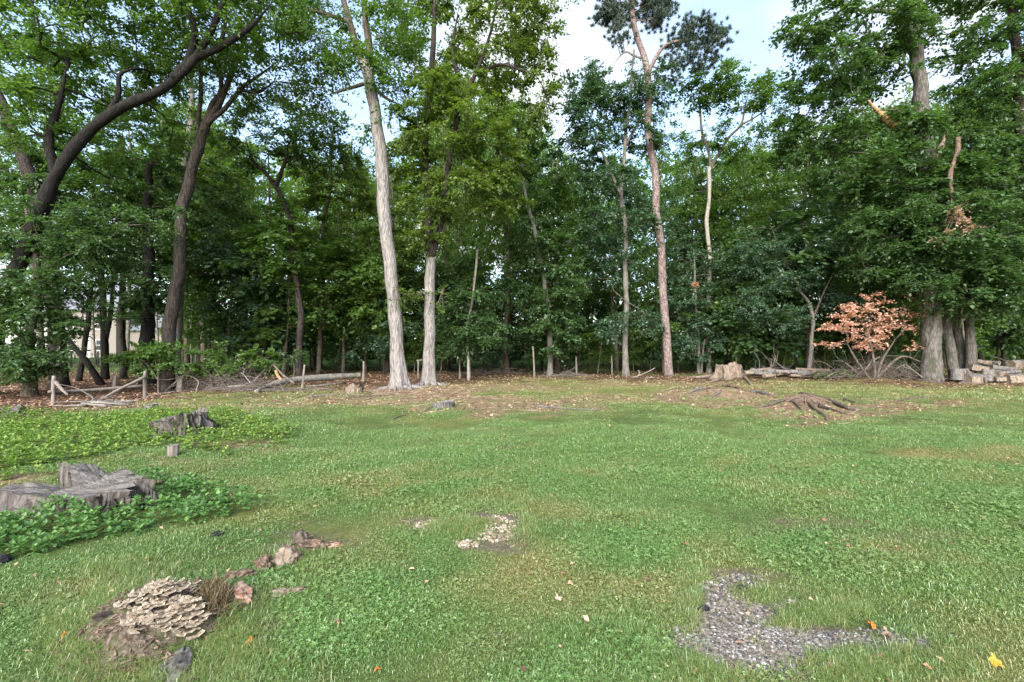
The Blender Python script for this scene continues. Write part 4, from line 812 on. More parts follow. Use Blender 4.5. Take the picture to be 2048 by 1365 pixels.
for (u, zb, zt) in [(140, .9, 2.3), (140, 3.7, 5.2), (200, .9, 2.4), (200, 3.7, 5.2), (275, 1.0, 2.3), (310, 1.0, 2.3)]:
    yy = HY if u < 232 else HY + 1.5; x0 = hx(u) - .55; x1 = hx(u) + .55; mb = MB()
    for a, b in [((x0, yy - .07, zb), (x0 + .1, yy - .004, zt)), ((x1 - .1, yy - .07, zb), (x1, yy - .004, zt)), ((x0 + .1, yy - .07, zt - .1), (x1 - .1, yy - .004, zt)), ((x0 + .1, yy - .07, zb), (x1 - .1, yy - .004, zb + .1)), ((x0 + .1, yy - .06, (zb + zt) / 2 - .03), (x1 - .1, yy - .02, (zb + zt) / 2 + .03))]: box(mb, a, b)
    w = add('window', mb.mesh('window', M['trim'], origin=h0), house)
    add('pane', mesh('pane', np.array([[x0 + .08, yy - .012, zb + .08], [x1 - .08, yy - .012, zb + .08], [x1 - .08, yy - .012, zt - .08], [x0 + .08, yy - .012, zt - .08]]) - h0, None, [[0, 1, 2, 3]], M['glass']), w)
mb = MB(); xs = np.linspace(-66, hx(172), 30)
for i in range(29):
    x0, x1 = xs[i], xs[i + 1]; q = lambda x, y: [x, y, float(gz(x, y)) + .05]
    mb.put([q(x0, 53), q(x1, 53), q(x1, 57), q(x0, 57)], None, [[0, 1, 2, 3]])
add('driveway', mb.mesh('driveway', M['drive']), kind='structure')
FY = 34.0; fx0, fx1 = -41.0, -21.0
mf = empty('metal_fence', (fx0, FY, 0), 'low black metal picket fence at the back of the wood at left', 'fence'); f0 = np.array([fx0, FY, 0.])
mb = MB(); box(mb, (0, -.02, .18), (fx1 - fx0, .02, .22)); add('rail', mb.mesh('rail', M['metal']), mf)
mb = MB(); box(mb, (0, -.02, .98), (fx1 - fx0, .02, 1.02)); add('rail', mb.mesh('rail', M['metal']), mf)
pk = box(MB(), (-.009, -.041, -.05), (.009, -.023, 1.12)).mesh('picket', M['metal']); ps = box(MB(), (-.035, .022, -.1), (.035, .092, 1.2)).mesh('post', M['metal'])
for i in range(160): add('picket', pk, mf, (.06 + i * (fx1 - fx0) / 160, 0, 0))
for i in range(11): add('post', ps, mf, (i * (fx1 - fx0) / 10, 0, 0))

# ------------------------------------------------------------------ split rail fence and old posts
def rod(P, R, k=7, wob=.12, mat=None, name='rod', origin=None, n=10, seed=0):
    tb = MB(); P = spline(P, n); tube(tb, P, np.interp(np.linspace(0, 1, n), np.linspace(0, 1, len(np.atleast_1d(R))), np.atleast_1d(R)), k, True, wob, None, seed); return tb.mesh(name, mat, True, origin)
b1, b2 = ground_at(107, 808), ground_at(290, 792)
t1, t2 = at(108, 752, b1[1]), at(290, 742, b2[1])
fe = empty('split_rail_fence', b1, 'broken split rail fence section at left with two posts and fallen rails', 'fence')
add('post', rod([b1 - [0, 0, .1], (b1 + t1) / 2, t1], [.062, .055, .045], 8, .1, M['wood_post'], 'post', b1, seed=1), fe)
add('post', rod([b2 - [0, 0, .1], (b2 + t2) / 2, t2], [.052, .048, .040], 8, .1, M['wood_post'], 'post', b1, seed=2), fe)
add('rail', rod([at(97, 784, 13.0), at(160, 782, 13.8), at(230, 777, 14.5), at(293, 772, 15.25)], [.035, .042, .042, .036], 7, .15, M['wood_post'], 'rail', b1, seed=3), fe)
add('rail', rod([at(291, 754, 15.1), at(245, 776, 14.5), ground_at(194, 803) + [0, 0, .02]], [.036, .042, .032], 7, .15, M['wood_post'], 'rail', b1, seed=4), fe, label='fallen rail slanting from the right post down to the ground')
add('rail', rod([at(111, 764, 13.05), at(123, 778, 12.95), ground_at(137, 801) * 0 + at(136, 791, 12.9)], [.034, .038, .026], 7, .15, M['wood_post'], 'rail', b1, seed=5), fe, label='short broken rail hanging from the left post')
POSTS = [(455, 735, 778, 455, .050, 'leaning-free', 'upright old post standing in the brush pile behind the grey rail'),
         (604, 730, 779, 609, .045, '', 'old post leaning right beside the fallen mossy log'),
         (727, 723, 766, 727, .048, '', 'old post standing alone left of the pale leaning tree'),
         (837, 721, 758, 837, .045, '', 'old post with a short crossbar between the pale pair of trees'),
         (920, 715, 759, 919, .040, '', 'left one of two thin posts right of the pale pair'),
         (940, 716, 758, 939, .045, '', 'right one of two thin posts right of the pale pair'),
         (1069, 693, 754, 1066, .052, '', 'tall thin post left of the small tree with grey foot'),
         (1153, 713, 752, 1152, .045, '', 'thin post right of the small tree with grey foot'),
         (1224, 712, 749, 1223, .045, '', 'short post left of the grey tree with lichened foot'),
         (230, 752, 784, 231, .055, '', 'short grey post behind the middle of the broken rail fence')]
for i, (ub, vt, vb, ut, r, _, lab) in enumerate(POSTS):
    b = ground_at(ub, vb); t = at(ut, vt, b[1]); o = empty('fence_post', b, lab, 'post')
    add('post_shaft', rod([b - [0, 0, .1], (b + t) / 2 + RNG.normal(0, .008, 3), t], [r * 1.1, r, r * .85], 8, .12, M['wood_post'], 'post_shaft', b, seed=10 + i), o)
    if ub == 837: add('crossbar', rod([t + [-.10, -.02, -.01], t + [.22, -.02, .02]], [.035, .03], 6, .12, M['wood_post'], 'crossbar', b, seed=40), o)

# ------------------------------------------------------------------ stumps
def stump(name, label, c, rx, ry, rot, hf, side, top, seed, dip=.03, flare=.5, lobes=5, rough=.06, na=64, nr=9, cat='stump', hcen=None, jag=.02, parent=None):
    g = np.random.default_rng(seed); th = np.arange(na) / na * 2 * PI
    rb = 1 + .10 * np.sin(2 * th + seed) + .07 * np.sin(3 * th + 2 * seed) + .05 * np.sin(5 * th + seed * .7)
    h = np.array([hf(t) for t in th]) + jag * (W_b(np.cos(th) * .9, np.sin(th) * .9, seed) + .22 * g.normal(size=na))
    lob = .5 + .5 * np.cos(lobes * th + seed * 1.3) + .25 * np.cos((lobes + 2) * th + seed)
    ns = 10; t = np.linspace(0, 1, ns); tt = t[:, None]
    R = rb[None] * (1 + flare * lob[None] * (1 - tt) ** 2.4) * (1 + rough * W_b2(np.cos(th)[None] * 1.5, np.sin(th)[None] * 1.5 + seed, tt * .22 + 0 * th[None]))
    cr, sr = math.cos(rot), math.sin(rot)
    def pos(Rm, Z):
        x = Rm * np.cos(th) * rx; y = Rm * np.sin(th) * ry
        return np.stack([x * cr - y * sr, x * sr + y * cr, Z], -1)
    gzv = gz(c[0] + R[0] * np.cos(th) * rx, c[1] + R[0] * np.sin(th) * ry) - c[2]
    Z = np.minimum(gzv, 0)[None] * (1 - tt) - .07 * (1 - tt) + h[None] * tt
    V = pos(R, Z).reshape(-1, 3); a = np.arange(ns - 1)[:, None] * na + np.arange(na)[None]; b = np.arange(ns - 1)[:, None] * na + (np.arange(na)[None] + 1) % na
    Q = np.stack([a, b, b + na, a + na], -1).reshape(-1, 4)
    root = parent or empty(name, c, label, cat)
    add('bark', mesh('bark', V, None, Q, side, None, True), root)
    f = np.linspace(1, .0, nr)[:, None]; hc = np.mean(h) if hcen is None else hcen
    Zt = h[None] * f + hc * (1 - f) - dip * (1 - f ** 2) + .25 * jag * W_b(np.cos(th)[None] * f, np.sin(th)[None] * f, seed + 4) * np.minimum(1, (1 - f) * 4) * np.minimum(1, f * 3)
    V = pos(R[-1][None] * f, Zt).reshape(-1, 3); a = np.arange(nr - 1)[:, None] * na + np.arange(na)[None]; b = np.arange(nr - 1)[:, None] * na + (np.arange(na)[None] + 1) % na
    Q = np.stack([a, b, b + na, a + na], -1).reshape(-1, 4)
    add('cut_face', mesh('cut_face', V, None, Q, top, None, True), root)
    return root
def cut_mat(name, dark, mid, light):
    s = NT(name); p = s.n('ShaderNodeTexCoord').outputs['Object']; d = s.n('ShaderNodeVectorMath', {0: s.scaled(p, (1, 1, 0))}, operation='LENGTH').outputs['Value']
    w = s.math('SINE', s.math('MULTIPLY', s.math('ADD', d, s.math('MULTIPLY', s.noise(p, 5, 3), .06)), 150))
    n = s.noise(p, 14, 6, .65); c = s.ramp(s.math('ADD', s.math('MULTIPLY', n, .8), s.math('MULTIPLY', w, .06)), [(.25, dark), (.42, mid), (.62, light)])
    return s.surf(c, .9, n, .02, .7, .15)
M['cut_grey'] = cut_mat('cut_wood_grey', (.065, .057, .050), (.165, .148, .134), (.30, .275, .25))
M['cut_tan'] = cut_mat('cut_wood_tan', (.10, .073, .052), (.225, .175, .13), (.35, .295, .235))
s = NT('cut_wood_long_grain'); p = s.n('ShaderNodeTexCoord').outputs['Object']; q = s.scaled(p, (1.2, 9, 3)); n = s.noise(q, 3.2, 8, .68, .8); n2 = s.noise(s.scaled(p, (2, 14, 4)), 4, 5, .6, 1.2)
cc = s.ramp(s.math('ADD', s.math('MULTIPLY', n, .6), s.math('MULTIPLY', n2, .4)), [(.30, (.022, .019, .017)), (.42, (.095, .085, .078)), (.55, (.175, .16, .147)), (.72, (.30, .28, .26))])
M['cut_long'] = s.surf(cc, .95, s.math('ADD', n, n2), .04, 1.0, .1)
def add_roots(root, c, specs, mat, k=7, label=None):
    """surface roots: pixel paths on the ground with widths in metres"""
    for i, (pth, r0, r1, lift) in enumerate(specs):
        P = []
        for j, (u, v) in enumerate(pth):
            q = ground_at(u, v); t = j / (len(pth) - 1); P.append(q + [0, 0, r0 * .3 + lift * math.sin(PI * min(1, t * .8 + .2))])
        n = 14; tb = MB(); tube(tb, spline(P, n), np.linspace(r0, r1, n), k, True, .16, None, i); o = add('root', tb.mesh('root', mat, True, c), root)
c = ground_at(710, 784); stump('hollow_stump', 'small hollow stump with a jagged rim between the fallen log and the pale leaning tree', c, .30, .26, 0, lambda t: .28 + .06 * math.sin(3 * t + 1), M['stump_tan'], M['bark_black'], 5, dip=.22, flare=.25, lobes=6, jag=.035, hcen=.28)
c = ground_at(886, 817); r = stump('grey_stump', 'small round grey stump with a pale root on the lawn below the pale pair', c, .26, .22, 0, lambda t: .17 + .03 * math.cos(t), M['wood_grey'], M['cut_grey'], 6, dip=.05, flare=.45, lobes=4)
add_roots(r, c, [([(876, 815), (862, 818), (848, 824)], .05, .02, .02), ([(896, 815), (912, 813), (930, 812)], .03, .012, .0), ([(880, 818), (874, 824)], .04, .02, .0)], M['wood_grey'])
c = at(1455, 752, 23.0); c[2] = float(gz(c[0], c[1])); r = stump('flared_stump', 'large tan stump with spreading root flares right of the tall pine', c, .56, .46, 0, lambda t: .62 + .06 * math.sin(2 * t + .5), M['stump_tan'], M['cut_tan'], 7, dip=.12, flare=.95, lobes=5, jag=.05, rough=.09)
add_roots(r, c, [([(1425, 756), (1400, 758), (1372, 757)], .11, .03, .05), ([(1486, 757), (1495, 763), (1502, 770)], .10, .04, .03), ([(1440, 760), (1425, 765), (1415, 768)], .09, .03, .02), ([(1490, 755), (1520, 757)], .09, .03, .03)], M['stump_tan'])
c = ground_at(361, 780); stump('post_stump', 'short pale cut log post in front of the dark brown tree', c, .105, .10, 0, lambda t: .50 + .02 * math.sin(t), M['wood_post'], M['cut_tan'], 8, dip=.01, flare=.3, lobes=3, na=28, jag=.01)
c = ground_at(301, 821); stump('grey_stump', 'tiny grey stump at the far edge of the leafy ground cover', c, .15, .13, 0, lambda t: .12 + .02 * math.cos(t), M['wood_grey'], M['cut_grey'], 9, dip=.02, flare=.3, na=32)
c = ground_at(365, 874); stump('shaggy_stump', 'wide shaggy grey stump rising out of the leafy ground cover', c, .36, .30, .1, lambda t: .31 + .05 * math.cos(t - .3), M['stump_bark'], M['stump_bark'], 12, dip=.05, flare=.55, lobes=4, rough=.14, jag=.045, na=90)
c = ground_at(346, 915); stump('log_end', 'small pale sawn log end standing below the shaggy stump', c, .072, .07, 0, lambda t: .165, M['wood_post'], M['cut_grey'], 10, dip=.004, flare=.1, na=26, jag=.004)
c = ground_at(15, 832); stump('grey_stump', 'low crumbled stump at the left edge beyond the leafy ground cover', c, .28, .22, 0, lambda t: .13 + .05 * math.sin(2 * t), M['stump_bark'], M['stump_bark'], 13, dip=.02, flare=.6, jag=.05)
# the big split stump at left: a long flat slab and a raised slanting slab
c = ground_at(105, 1020); r = stump('split_stump', 'very large weathered split stump at left with a raised slanting slab', c, .76, .225, .16, lambda t: .21 + .06 * math.cos(t), M['stump_bark'], M['cut_long'], 14, dip=.03, flare=.25, lobes=6, rough=.09, jag=.04, na=110, nr=14)
c2 = ground_at(200, 980); st = stump('x', None, np.array([0, 0, 0.]), .41, .16, -.10, lambda t: .14 + .21 * max(0, -math.cos(t + .15)) ** 1.3 + .04 * math.sin(t), M['stump_bark'], M['cut_long'], 15, dip=.02, flare=.22, lobes=5, rough=.10, jag=.03, na=90, nr=12, parent=empty('raised_slab', (0, 0, 0)))
st.parent = r; st.location = tuple(np.array(c2) - np.array(c)); st['label'] = 'raised slab of the split stump slanting down to the right'
add_roots(r, c, [([(262, 962), (280, 985), (285, 1000)], .05, .02, .04), ([(285, 955), (330, 952)], .06, .03, .0)], M['stump_bark'])

# decayed root mounds on the lawn at right
def rootball(name, label, c, rx, ry, h, n, seed, mat):
    g = np.random.default_rng(seed); root = empty(name, c, label, 'stump'); mb = MB()
    for i in range(n):
        a = g.uniform(0, 2 * PI); d = g.uniform(0, .75); L = g.uniform(.16, .5); x0 = math.cos(a) * d * rx * .5; y0 = math.sin(a) * d * ry * .5; P = []
        for t in (0, .35, .7, 1): 
            x, y = x0 + math.cos(a) * L * t * 1.2, y0 + math.sin(a) * L * t; P.append([x, y, float(gz(c[0] + x, c[1] + y)) - c[2] + h * math.exp(-(x / rx) ** 2 * 2 - (y / ry) ** 2 * 2) * (1 + .2 * g.normal()) + .03 * math.sin(PI * t)])
        tube(mb, spline(P, 7), np.linspace(g.uniform(.014, .045), .006, 7), 5, True, .2, None, i)
    add('splinters', mb.mesh('splinters', mat, True), root, kind='stuff'); return root
c = ground_at(1452, 789); r = rootball('rotten_stump', 'decayed stump mound of splintered roots below the large tan stump', c, .95, .7, .08, 330, 20, M['rot_wood'])
add_roots(r, np.array(c), [([(1475, 782), (1510, 784), (1530, 788), (1548, 791)], .09, .04, .04), ([(1420, 788), (1395, 790), (1378, 793)], .08, .03, .03), ([(1370, 775), (1385, 777)], .03, .02, .0), ([(1440, 795), (1420, 800)], .04, .02, .02)], M['wood_grey'])
c = ground_at(1610, 808); r = rootball('rotten_stump', 'decayed root mass with a long dark root snaking right on the lawn', c, .75, .6, .08, 330, 21, M['rot_wood'])
add_roots(r, np.array(c), [([(1600, 792), (1625, 797), (1650, 806), (1675, 813), (1700, 819), (1722, 820)], .095, .035, .04), ([(1595, 800), (1565, 808), (1540, 813), (1512, 818)], .06, .02, .02), ([(1610, 805), (1630, 820), (1645, 830), (1655, 842)], .065, .025, .02), ([(1575, 806), (1590, 812), (1605, 822)], .05, .02, .03), ([(1600, 800), (1572, 802)], .05, .02, .12), ([(1690, 800), (1712, 806)], .05, .03, .02), ([(1640, 815), (1670, 822), (1695, 828)], .07, .02, .03)], M['bark_brown'])
for i, (pth, r0, lab) in enumerate([([(1790, 801), (1830, 797), (1876, 798)], .035, 'long dark stick lying on the straw at the far right of the lawn'), ([(1070, 812), (1120, 818), (1160, 822), (1195, 825)], .028, 'thin dark branch lying on the brown straw right of the small round stump'),
        ([(785, 838), (800, 832), (812, 830)], .025, 'short grey stick at the edge of the straw left of the small round stump'), ([(615, 793), (650, 791), (690, 789), (720, 790)], .045, 'long dark root running across the straw from the hollow stump'), ([(690, 797), (740, 792), (790, 789)], .04, 'pale surface root running toward the pale leaning tree'),
        ([(985, 1262), (1010, 1264)], .008, 'small dark twig lying in the near lawn'), ([(1880, 762), (1850, 757), (1800, 764)], .03, 'grey stick lying in front of the brush pile at right')]):
    P = [ground_at(u, v) + [0, 0, r0 * .6] for u, v in pth]; o = empty('fallen_stick', P[0], lab, 'stick'); add('stick', rod(P, [r0, r0 * .5], 6, .15, M['wood_grey'] if i % 2 else M['bark_brown'], 'stick', P[0], 12, i), o)
s1 = at(1262, 747, 23.5); o = empty('cut_branch', s1 * [1, 1, 0], 'small forked pale branch piece lying between the grey tree and the tall pine', 'branch')
for P, r0 in (([at(1262, 757, 23.5), at(1280, 751, 23.3), at(1300, 742, 23.2), at(1310, 736, 23.2)], .035), ([at(1274, 756, 23.4), at(1279, 748, 23.4), at(1277, 741, 23.4)], .05), ([at(1290, 757, 23.2), at(1310, 755, 23)], .03)):
    add('branch_piece', rod(P, [r0, r0 * .7], 6, .15, M['wood_post'], 'branch_piece', s1 * [1, 1, 0], 10), o)

# ------------------------------------------------------------------ fallen log, rails and brush piles
P = [ground_at(512, 788) + [0, 0, .05], at(535, 774, 16.9), at(562, 764, 17.3), at(602, 759, 17.9), at(640, 756, 18.4), at(700, 752, 19.2), at(722, 751, 19.4)]
o = empty('fallen_log', P[0], 'long mossy fallen log curving along the edge of the wood at left', 'log'); add('log_bark', rod(P, [.07, .12, .13, .12, .11], 11, .08, M['bark_grey'], 'log_bark', P[0], 30), o)
add('broken_stub', rod([at(566, 764, 17.3), at(556, 752, 17.3), at(552, 742, 17.4)], [.06, .045], 7, .15, M['orange_wood'], 'broken_stub', P[0]), o)
add('side_branch', rod([at(590, 768, 17.2), at(568, 752, 17.3), at(545, 728, 17.5)], [.05, .03], 6, .12, M['twig'], 'side_branch', P[0]), o)
for P, r0, lab in (([ground_at(612, 778), ground_at(650, 775), ground_at(692, 770)], .04, 'thin tan rail lying along the ground below the fallen mossy log'), ([ground_at(455, 783) + [0, 0, .05], ground_at(490, 782) + [0, 0, .08], ground_at(525, 780)], .05, 'pale grey rail lying in front of the left brush pile')):
    P = [np.array(q) + [0, 0, r0] for q in P]; o = empty('fallen_rail', P[0], lab, 'rail'); add('rail_wood', rod(P, [r0, r0 * .9], 7, .15, M['wood_post'], 'rail_wood', P[0], 12), o)
def brush(name, label, u0, u1, Y0, Y1, hmax, nbig, nsmall, seed, mats, cat='brush pile'):
    g = np.random.default_rng(seed); uc = (u0 + u1) / 2; c = np.array([(uc - CX) / FPX * (Y0 + Y1) / 2, (Y0 + Y1) / 2, 0]); c[2] = float(gz(c[0], c[1])); root = empty(name, c, label, cat)
    sm = MB(); half = (u1 - u0) / 2 / FPX * c[1]
    def arc(L, H, spread=1.0):
        x, y = c[0] + np.clip(g.normal(0, .48), -1, 1) * half * spread, c[1] + g.uniform(-.5, .5) * (Y1 - Y0); a = g.normal(0, .5) + (0 if g.uniform() < .5 else PI); P = []
        tilt = g.uniform(.0, 1) ** 1.5 * H; bend = g.normal(0, .6); off = g.normal(0, .35) * half
        for t in (0, .33, .66, 1):
            xx = x + math.cos(a + bend * t) * L * (t - .4); yy = y + math.sin(a + bend * t) * L * (t - .4) * .6; P.append([xx, yy, float(gz(xx, yy)) + .02 + abs(tilt * (t ** .8) * math.exp(-((xx - c[0] - off) / half) ** 2)) + .10 * H * math.sin(PI * t)])
        P = np.array(P); P += g.normal(0, .07, P.shape) * [1, 1, H * .9]; P[:, 2] = np.maximum(P[:, 2], c[2] + .02); return P
    for i in range(nbig):
        P = arc(g.uniform(.9, 2.0), hmax); r0 = g.uniform(.014, .036); tb = MB(); Q = spline(P, 14); tube(tb, Q, np.linspace(r0, r0 * .4, 14), 6, True, .1, None, i)
        for k in range(g.integers(2, 5)):
            j = g.integers(4, 12); d = (Q[min(13, j + 1)] - Q[j]); d = d / (np.linalg.norm(d) + 1e-6) + g.normal(0, .6, 3) + [0, 0, .2]; L = g.uniform(.25, .7)
            e = Q[j] + d * L; m = (Q[j] + e) / 2 + g.normal(0, .06, 3); e[2] = max(e[2], float(gz(e[0], e[1])) + .02); tube(tb, spline([Q[j], m, e], 7), np.linspace(r0 * .45, .004, 7), 5, True)
        add('branch', tb.mesh('branch', mats[i % len(mats)], True, c), root)
    for i in range(nsmall):
        P = arc(g.uniform(.4, 1.3), hmax * .8); tube(sm, spline(P, 7), np.linspace(g.uniform(.005, .011), .003, 7), 4, False)
    add('twigs', sm.mesh('twigs', mats[0], True, c), root, kind='stuff'); return root
brush('brush_pile', 'tangled pile of bare pale branches behind the short cut log post at left', 366, 545, 16.6, 18.2, 1.3, 26, 230, 31, [M['twig'], M['twig_pale'], M['bark_brown']])
brush('brush_pile', 'low scatter of dead twigs along the front of the fallen mossy log', 380, 640, 16.0, 17.0, .25, 10, 120, 32, [M['twig'], M['bark_brown']])
brush('brush_pile', 'big tangled brush pile of grey branches under the dead brown shrub', 1630, 1890, 20.3, 22.0, 1.6, 44, 330, 33, [M['bark_brown'], M['twig'], M['twig'], M['twig_pale']])
brush('brush_pile', 'small dry twig pile in front of the thin post right of the small tree', 1105, 1165, 23, 24.5, .35, 8, 50, 34, [M['twig'], M['bark_brown']])
brush('brush_pile', 'small heap of dead stalks on the ground below the broken rail fence', 178, 222, 12.6, 13.3, .22, 8, 40, 35, [M['twig_pale'], M['twig']])
brush('brush_pile', 'dark row of dead branches lying behind the two thin posts', 890, 1080, 25.5, 27, .6, 12, 60, 36, [M['bark_brown'], M['twig']])
brush('brush_pile', 'bare arching twigs in the shade behind the low heap of split wood', 1490, 1600, 22.5, 24, .9, 12, 50, 37, [M['twig'], M['twig_pale']])

# dead brown shrub and green low saplings
build_tree('dead_shrub', 'shrub with withered pinkish brown leaves standing in the brush pile at right', 20.6,
    [([(1748, 772), (1748, 735), (1742, 700), (1730, 670)], 7, 4), ([(1750, 765), (1765, 720), (1790, 680)], 6, 3), ([(1744, 765), (1712, 720), (1696, 690)], 5, 3), ([(1752, 760), (1800, 715), (1845, 725)], 5, 3)],
    [(1685, 652, 48, 22, 0, .7, 11), (1705, 625, 40, 18, 0, .7, 6), (1745, 604, 30, 24, 0, .7, 6), (1775, 645, 52, 30, 0, .8, 13), (1826, 636, 36, 26, 0, .6, 8), (1836, 600, 18, 16, 0, .4, 4), (1740, 680, 58, 24, 0, .8, 13), (1725, 640, 50, 30, 0, .7, 6), (1655, 690, 14, 6, 0, .3, 2), (1835, 700, 12, 8, 0, .3, 2)],
    M['bark_brown'], M['leaf_dead'], 50, cat='shrub', flare=None, spray=dict(twigs=5, per=10, L=.40, size=.10, droop=.05, flat=.7), start=.2, sides=7, mid=.35)
build_tree('low_sapling', 'bright green low sapling with layered leaves at the foot of the dark brown tree', 16.6, [([(318, 785), (318, 750), (312, 720)], 4, 2), ([(316, 760), (290, 725), (262, 715)], 3, 2)],
    [(275, 712, 40, 14, 0, .7, 10), (320, 700, 34, 14, -.2, .6, 9), (345, 725, 24, 10, -.2, .5, 5), (285, 735, 34, 8, 0, .5, 5)], M['twig'], M['leaf_mid'], 51, cat='sapling', flare=None, spray=dict(SP, L=.42, size=.12, per=10), start=.3, sides=6)
build_tree('leafy_bough', 'green leafy boughs hanging over the left brush pile', 17.6, [([(470, 785), (462, 740), (440, 712)], 4, 2), ([(468, 770), (500, 730), (535, 715)], 3, 2)],
    [(430, 705, 36, 16, 0, .7, 7), (470, 718, 40, 14, 0, .7, 6), (520, 716, 36, 16, 0, .6, 7), (400, 735, 26, 10, 0, .5, 4), (455, 735, 40, 8, 0, .5, 4)], M['twig'], M['leaf_mid'], 52, cat='bough', flare=None, spray=dict(SP, L=.42, size=.12, per=10), start=.3, sides=6)
build_tree('small_shrub', 'sparse little shrub with pale leaves behind the post leaning beside the mossy log', 18.6, [([(585, 775), (588, 735), (582, 712)], 3, 2)], [(578, 712, 26, 10, 0, .4, 4), (600, 706, 16, 8, 0, .3, 3)], M['twig'], M['leaf_thin'], 53, cat='shrub', flare=None, spray=dict(SP, L=.28, size=.09, per=8), start=.3, sides=6)
build_tree('small_shrub', 'small dark green bush on the brown ground in front of the dark brown tree', 15.6, [([(345, 797), (345, 792)], 3, 2)], [(345, 793, 14, 4, 0, .2, 7)], M['twig'], M['leaf_dark'], 54, cat='shrub', flare=None, spray=dict(SP, L=.14, size=.07, per=8), start=0, sides=6)
build_tree('small_shrub', 'low green weeds at the left foot of the right brush pile', 21.3, [([(1665, 765), (1664, 755)], 3, 2)], [(1665, 745, 40, 9, 0, .5, 9)], M['twig'], M['leaf_mid'], 55, cat='shrub', flare=None, spray=dict(SP, L=.25, size=.07, per=9), start=0, sides=6)
clump('leaf_shoots', 'yellow green shoots sprouting from the middle of the pale leaning tree', 'shoots', at(797, 600, 17.9), np.array([.25, .2, .22]), 9, M['leaf_yellow'], 63, twigs=5, per=8, L=.30, size=.10)
clump('leaf_shoots', 'yellow green shoots hanging between the two pale trunks', 'shoots', at(842, 592, 18.9), np.array([.26, .15, .14]), 7, M['leaf_yellow'], 64, twigs=5, per=8, L=.30, size=.10)
clump('leaf_shoots', 'yellow green shoots on the right side of the straight pale tree', 'shoots', at(885, 600, 19.0), np.array([.16, .2, .28]), 7, M['leaf_yellow'], 65, twigs=5, per=8, L=.25, size=.10)

# ------------------------------------------------------------------ firewood and split wood
def log(label, c, ax, L, r, group=None, bark=None, cut=None, hollow=False, name='firewood_log', seed=0, k=14):
    ax = np.array(ax, float); ax /= np.linalg.norm(ax); P = [c - ax * L / 2, c - ax * L / 6, c + ax * L / 6, c + ax * L / 2]; o = empty(name, c, label, 'log', group)
    tb = MB(); tube(tb, np.array(P), [r * 1.03, r, r * .98, r * .96], k, False, .09, None, seed); V = np.concatenate(tb.v); add('bark', mesh('bark', V - c, None, np.concatenate(tb.q), bark or M['log_bark'], None, True), o)
    for e, sg in ((0, -1), (3, 1)):
        ring = V[e * k:(e + 1) * k]; ctr = ring.mean(0); mid_ = ctr + (ring - ctr) * (.5 if hollow else .6) - ax * sg * .004; inn = ctr + (ring - ctr) * .42 - ax * sg * (.12 if hollow else .006)
        VV = np.vstack([ring, mid_, inn, ctr - ax * sg * (.14 if hollow else .004)]); i = np.arange(k); j = (i + 1) % k
        Q = np.vstack([np.stack([i, j, k + j, k + i], 1), np.stack([k + i, k + j, 2 * k + j, 2 * k + i], 1)]); T = np.stack([2 * k + i, 2 * k + j, np.full(k, 3 * k)], 1)
        if sg < 0: Q = Q[:, ::-1]; T = T[:, ::-1]
        add('cut_face', mesh('cut_face', VV - c, T, Q, cut or M['cut_tan']), o)
    return o
def block(label, c, size, rz, tilt, mats, group=None, name='split_log', seed=0, cat='log'):
    """a split log: bark on the rounded back, raw wood on the split faces"""
    g = np.random.default_rng(seed); sx, sy, sz = size; prof = [(-.5, -.5), (.5, -.5), (.5, .25), (.3, .5), (-.2, .52), (-.5, .3)]; prof = [(a * (1 + .12 * g.normal()), b * (1 + .1 * g.normal())) for a, b in prof]; n = len(prof); nx = 5; V = []
    for x in np.linspace(-.5, .5, nx):
        for a, b in prof: V.append([x * sx + .02 * g.normal() * sx, a * sy * (1 + .06 * g.normal()), b * sz * (1 + .06 * g.normal())])
    V = np.array(V); cz, szn = math.cos(rz), math.sin(rz); ct, st_ = math.cos(tilt), math.sin(tilt)
    V = np.stack([V[:, 0] * ct - V[:, 2] * st_, V[:, 1], V[:, 0] * st_ + V[:, 2] * ct], 1); V = np.stack([V[:, 0] * cz - V[:, 1] * szn, V[:, 0] * szn + V[:, 1] * cz, V[:, 2]], 1)
    o = empty(name, c, label, cat, group); Qw, Qb = [], []
    for i in range(nx - 1):
        for j in range(n): (Qw if j in (0, 1, 5) else Qb).append([i * n + j, i * n + (j + 1) % n, (i + 1) * n + (j + 1) % n, (i + 1) * n + j][::-1])
    add('bark', mesh('bark', V, None, Qb, mats[0]), o)
    T = [[0, j, j + 1] for j in range(1, n - 1)] + [[(nx - 1) * n, (nx - 1) * n + j + 1, (nx - 1) * n + j] for j in range(1, n - 1)]
    add('split_face', mesh('split_face', V, T, Qw, mats[1]), o); return o
LG = 'firewood heap at the right edge'
LB = (M['log_bark'], M['cut_tan']); LW = (M['wood_grey'], M['cut_tan'])
def on(u, v, Y): return at(u, v, Y)
log('fat pale round standing upright at the left end of the firewood heap', on(1915, 750, 20.3), (.06, .1, 1), .50, .28, LG, seed=1, k=18)
block('split orange tan block facing the lawn beside the fat pale round', on(1947, 758, 19.9), (.62, .42, .40), .1, .05, LW, LG, seed=2)
log('upright bark covered log in the middle of the firewood heap', on(1976, 751, 20.2), (.05, .05, 1), .52, .22, LG, bark=M['log_bark'], seed=3, k=16)
block('tan split wedge lying on top behind the orange tan block', on(1955, 737, 20.7), (.62, .40, .30), -.25, -.22, LW, LG, seed=4)
log('hollow log lying across the top of the firewood heap, hole facing right', on(1963, 725, 20.9), (.8, -.55, -.22), .62, .125, LG, bark=M['stump_tan'], hollow=True, seed=5)
log('short hollow log with a round dark hole next to the larger hollow log', on(1984, 726, 20.8), (.35, -1, 0), .5, .115, LG, bark=M['wood_grey'], hollow=True, seed=6)
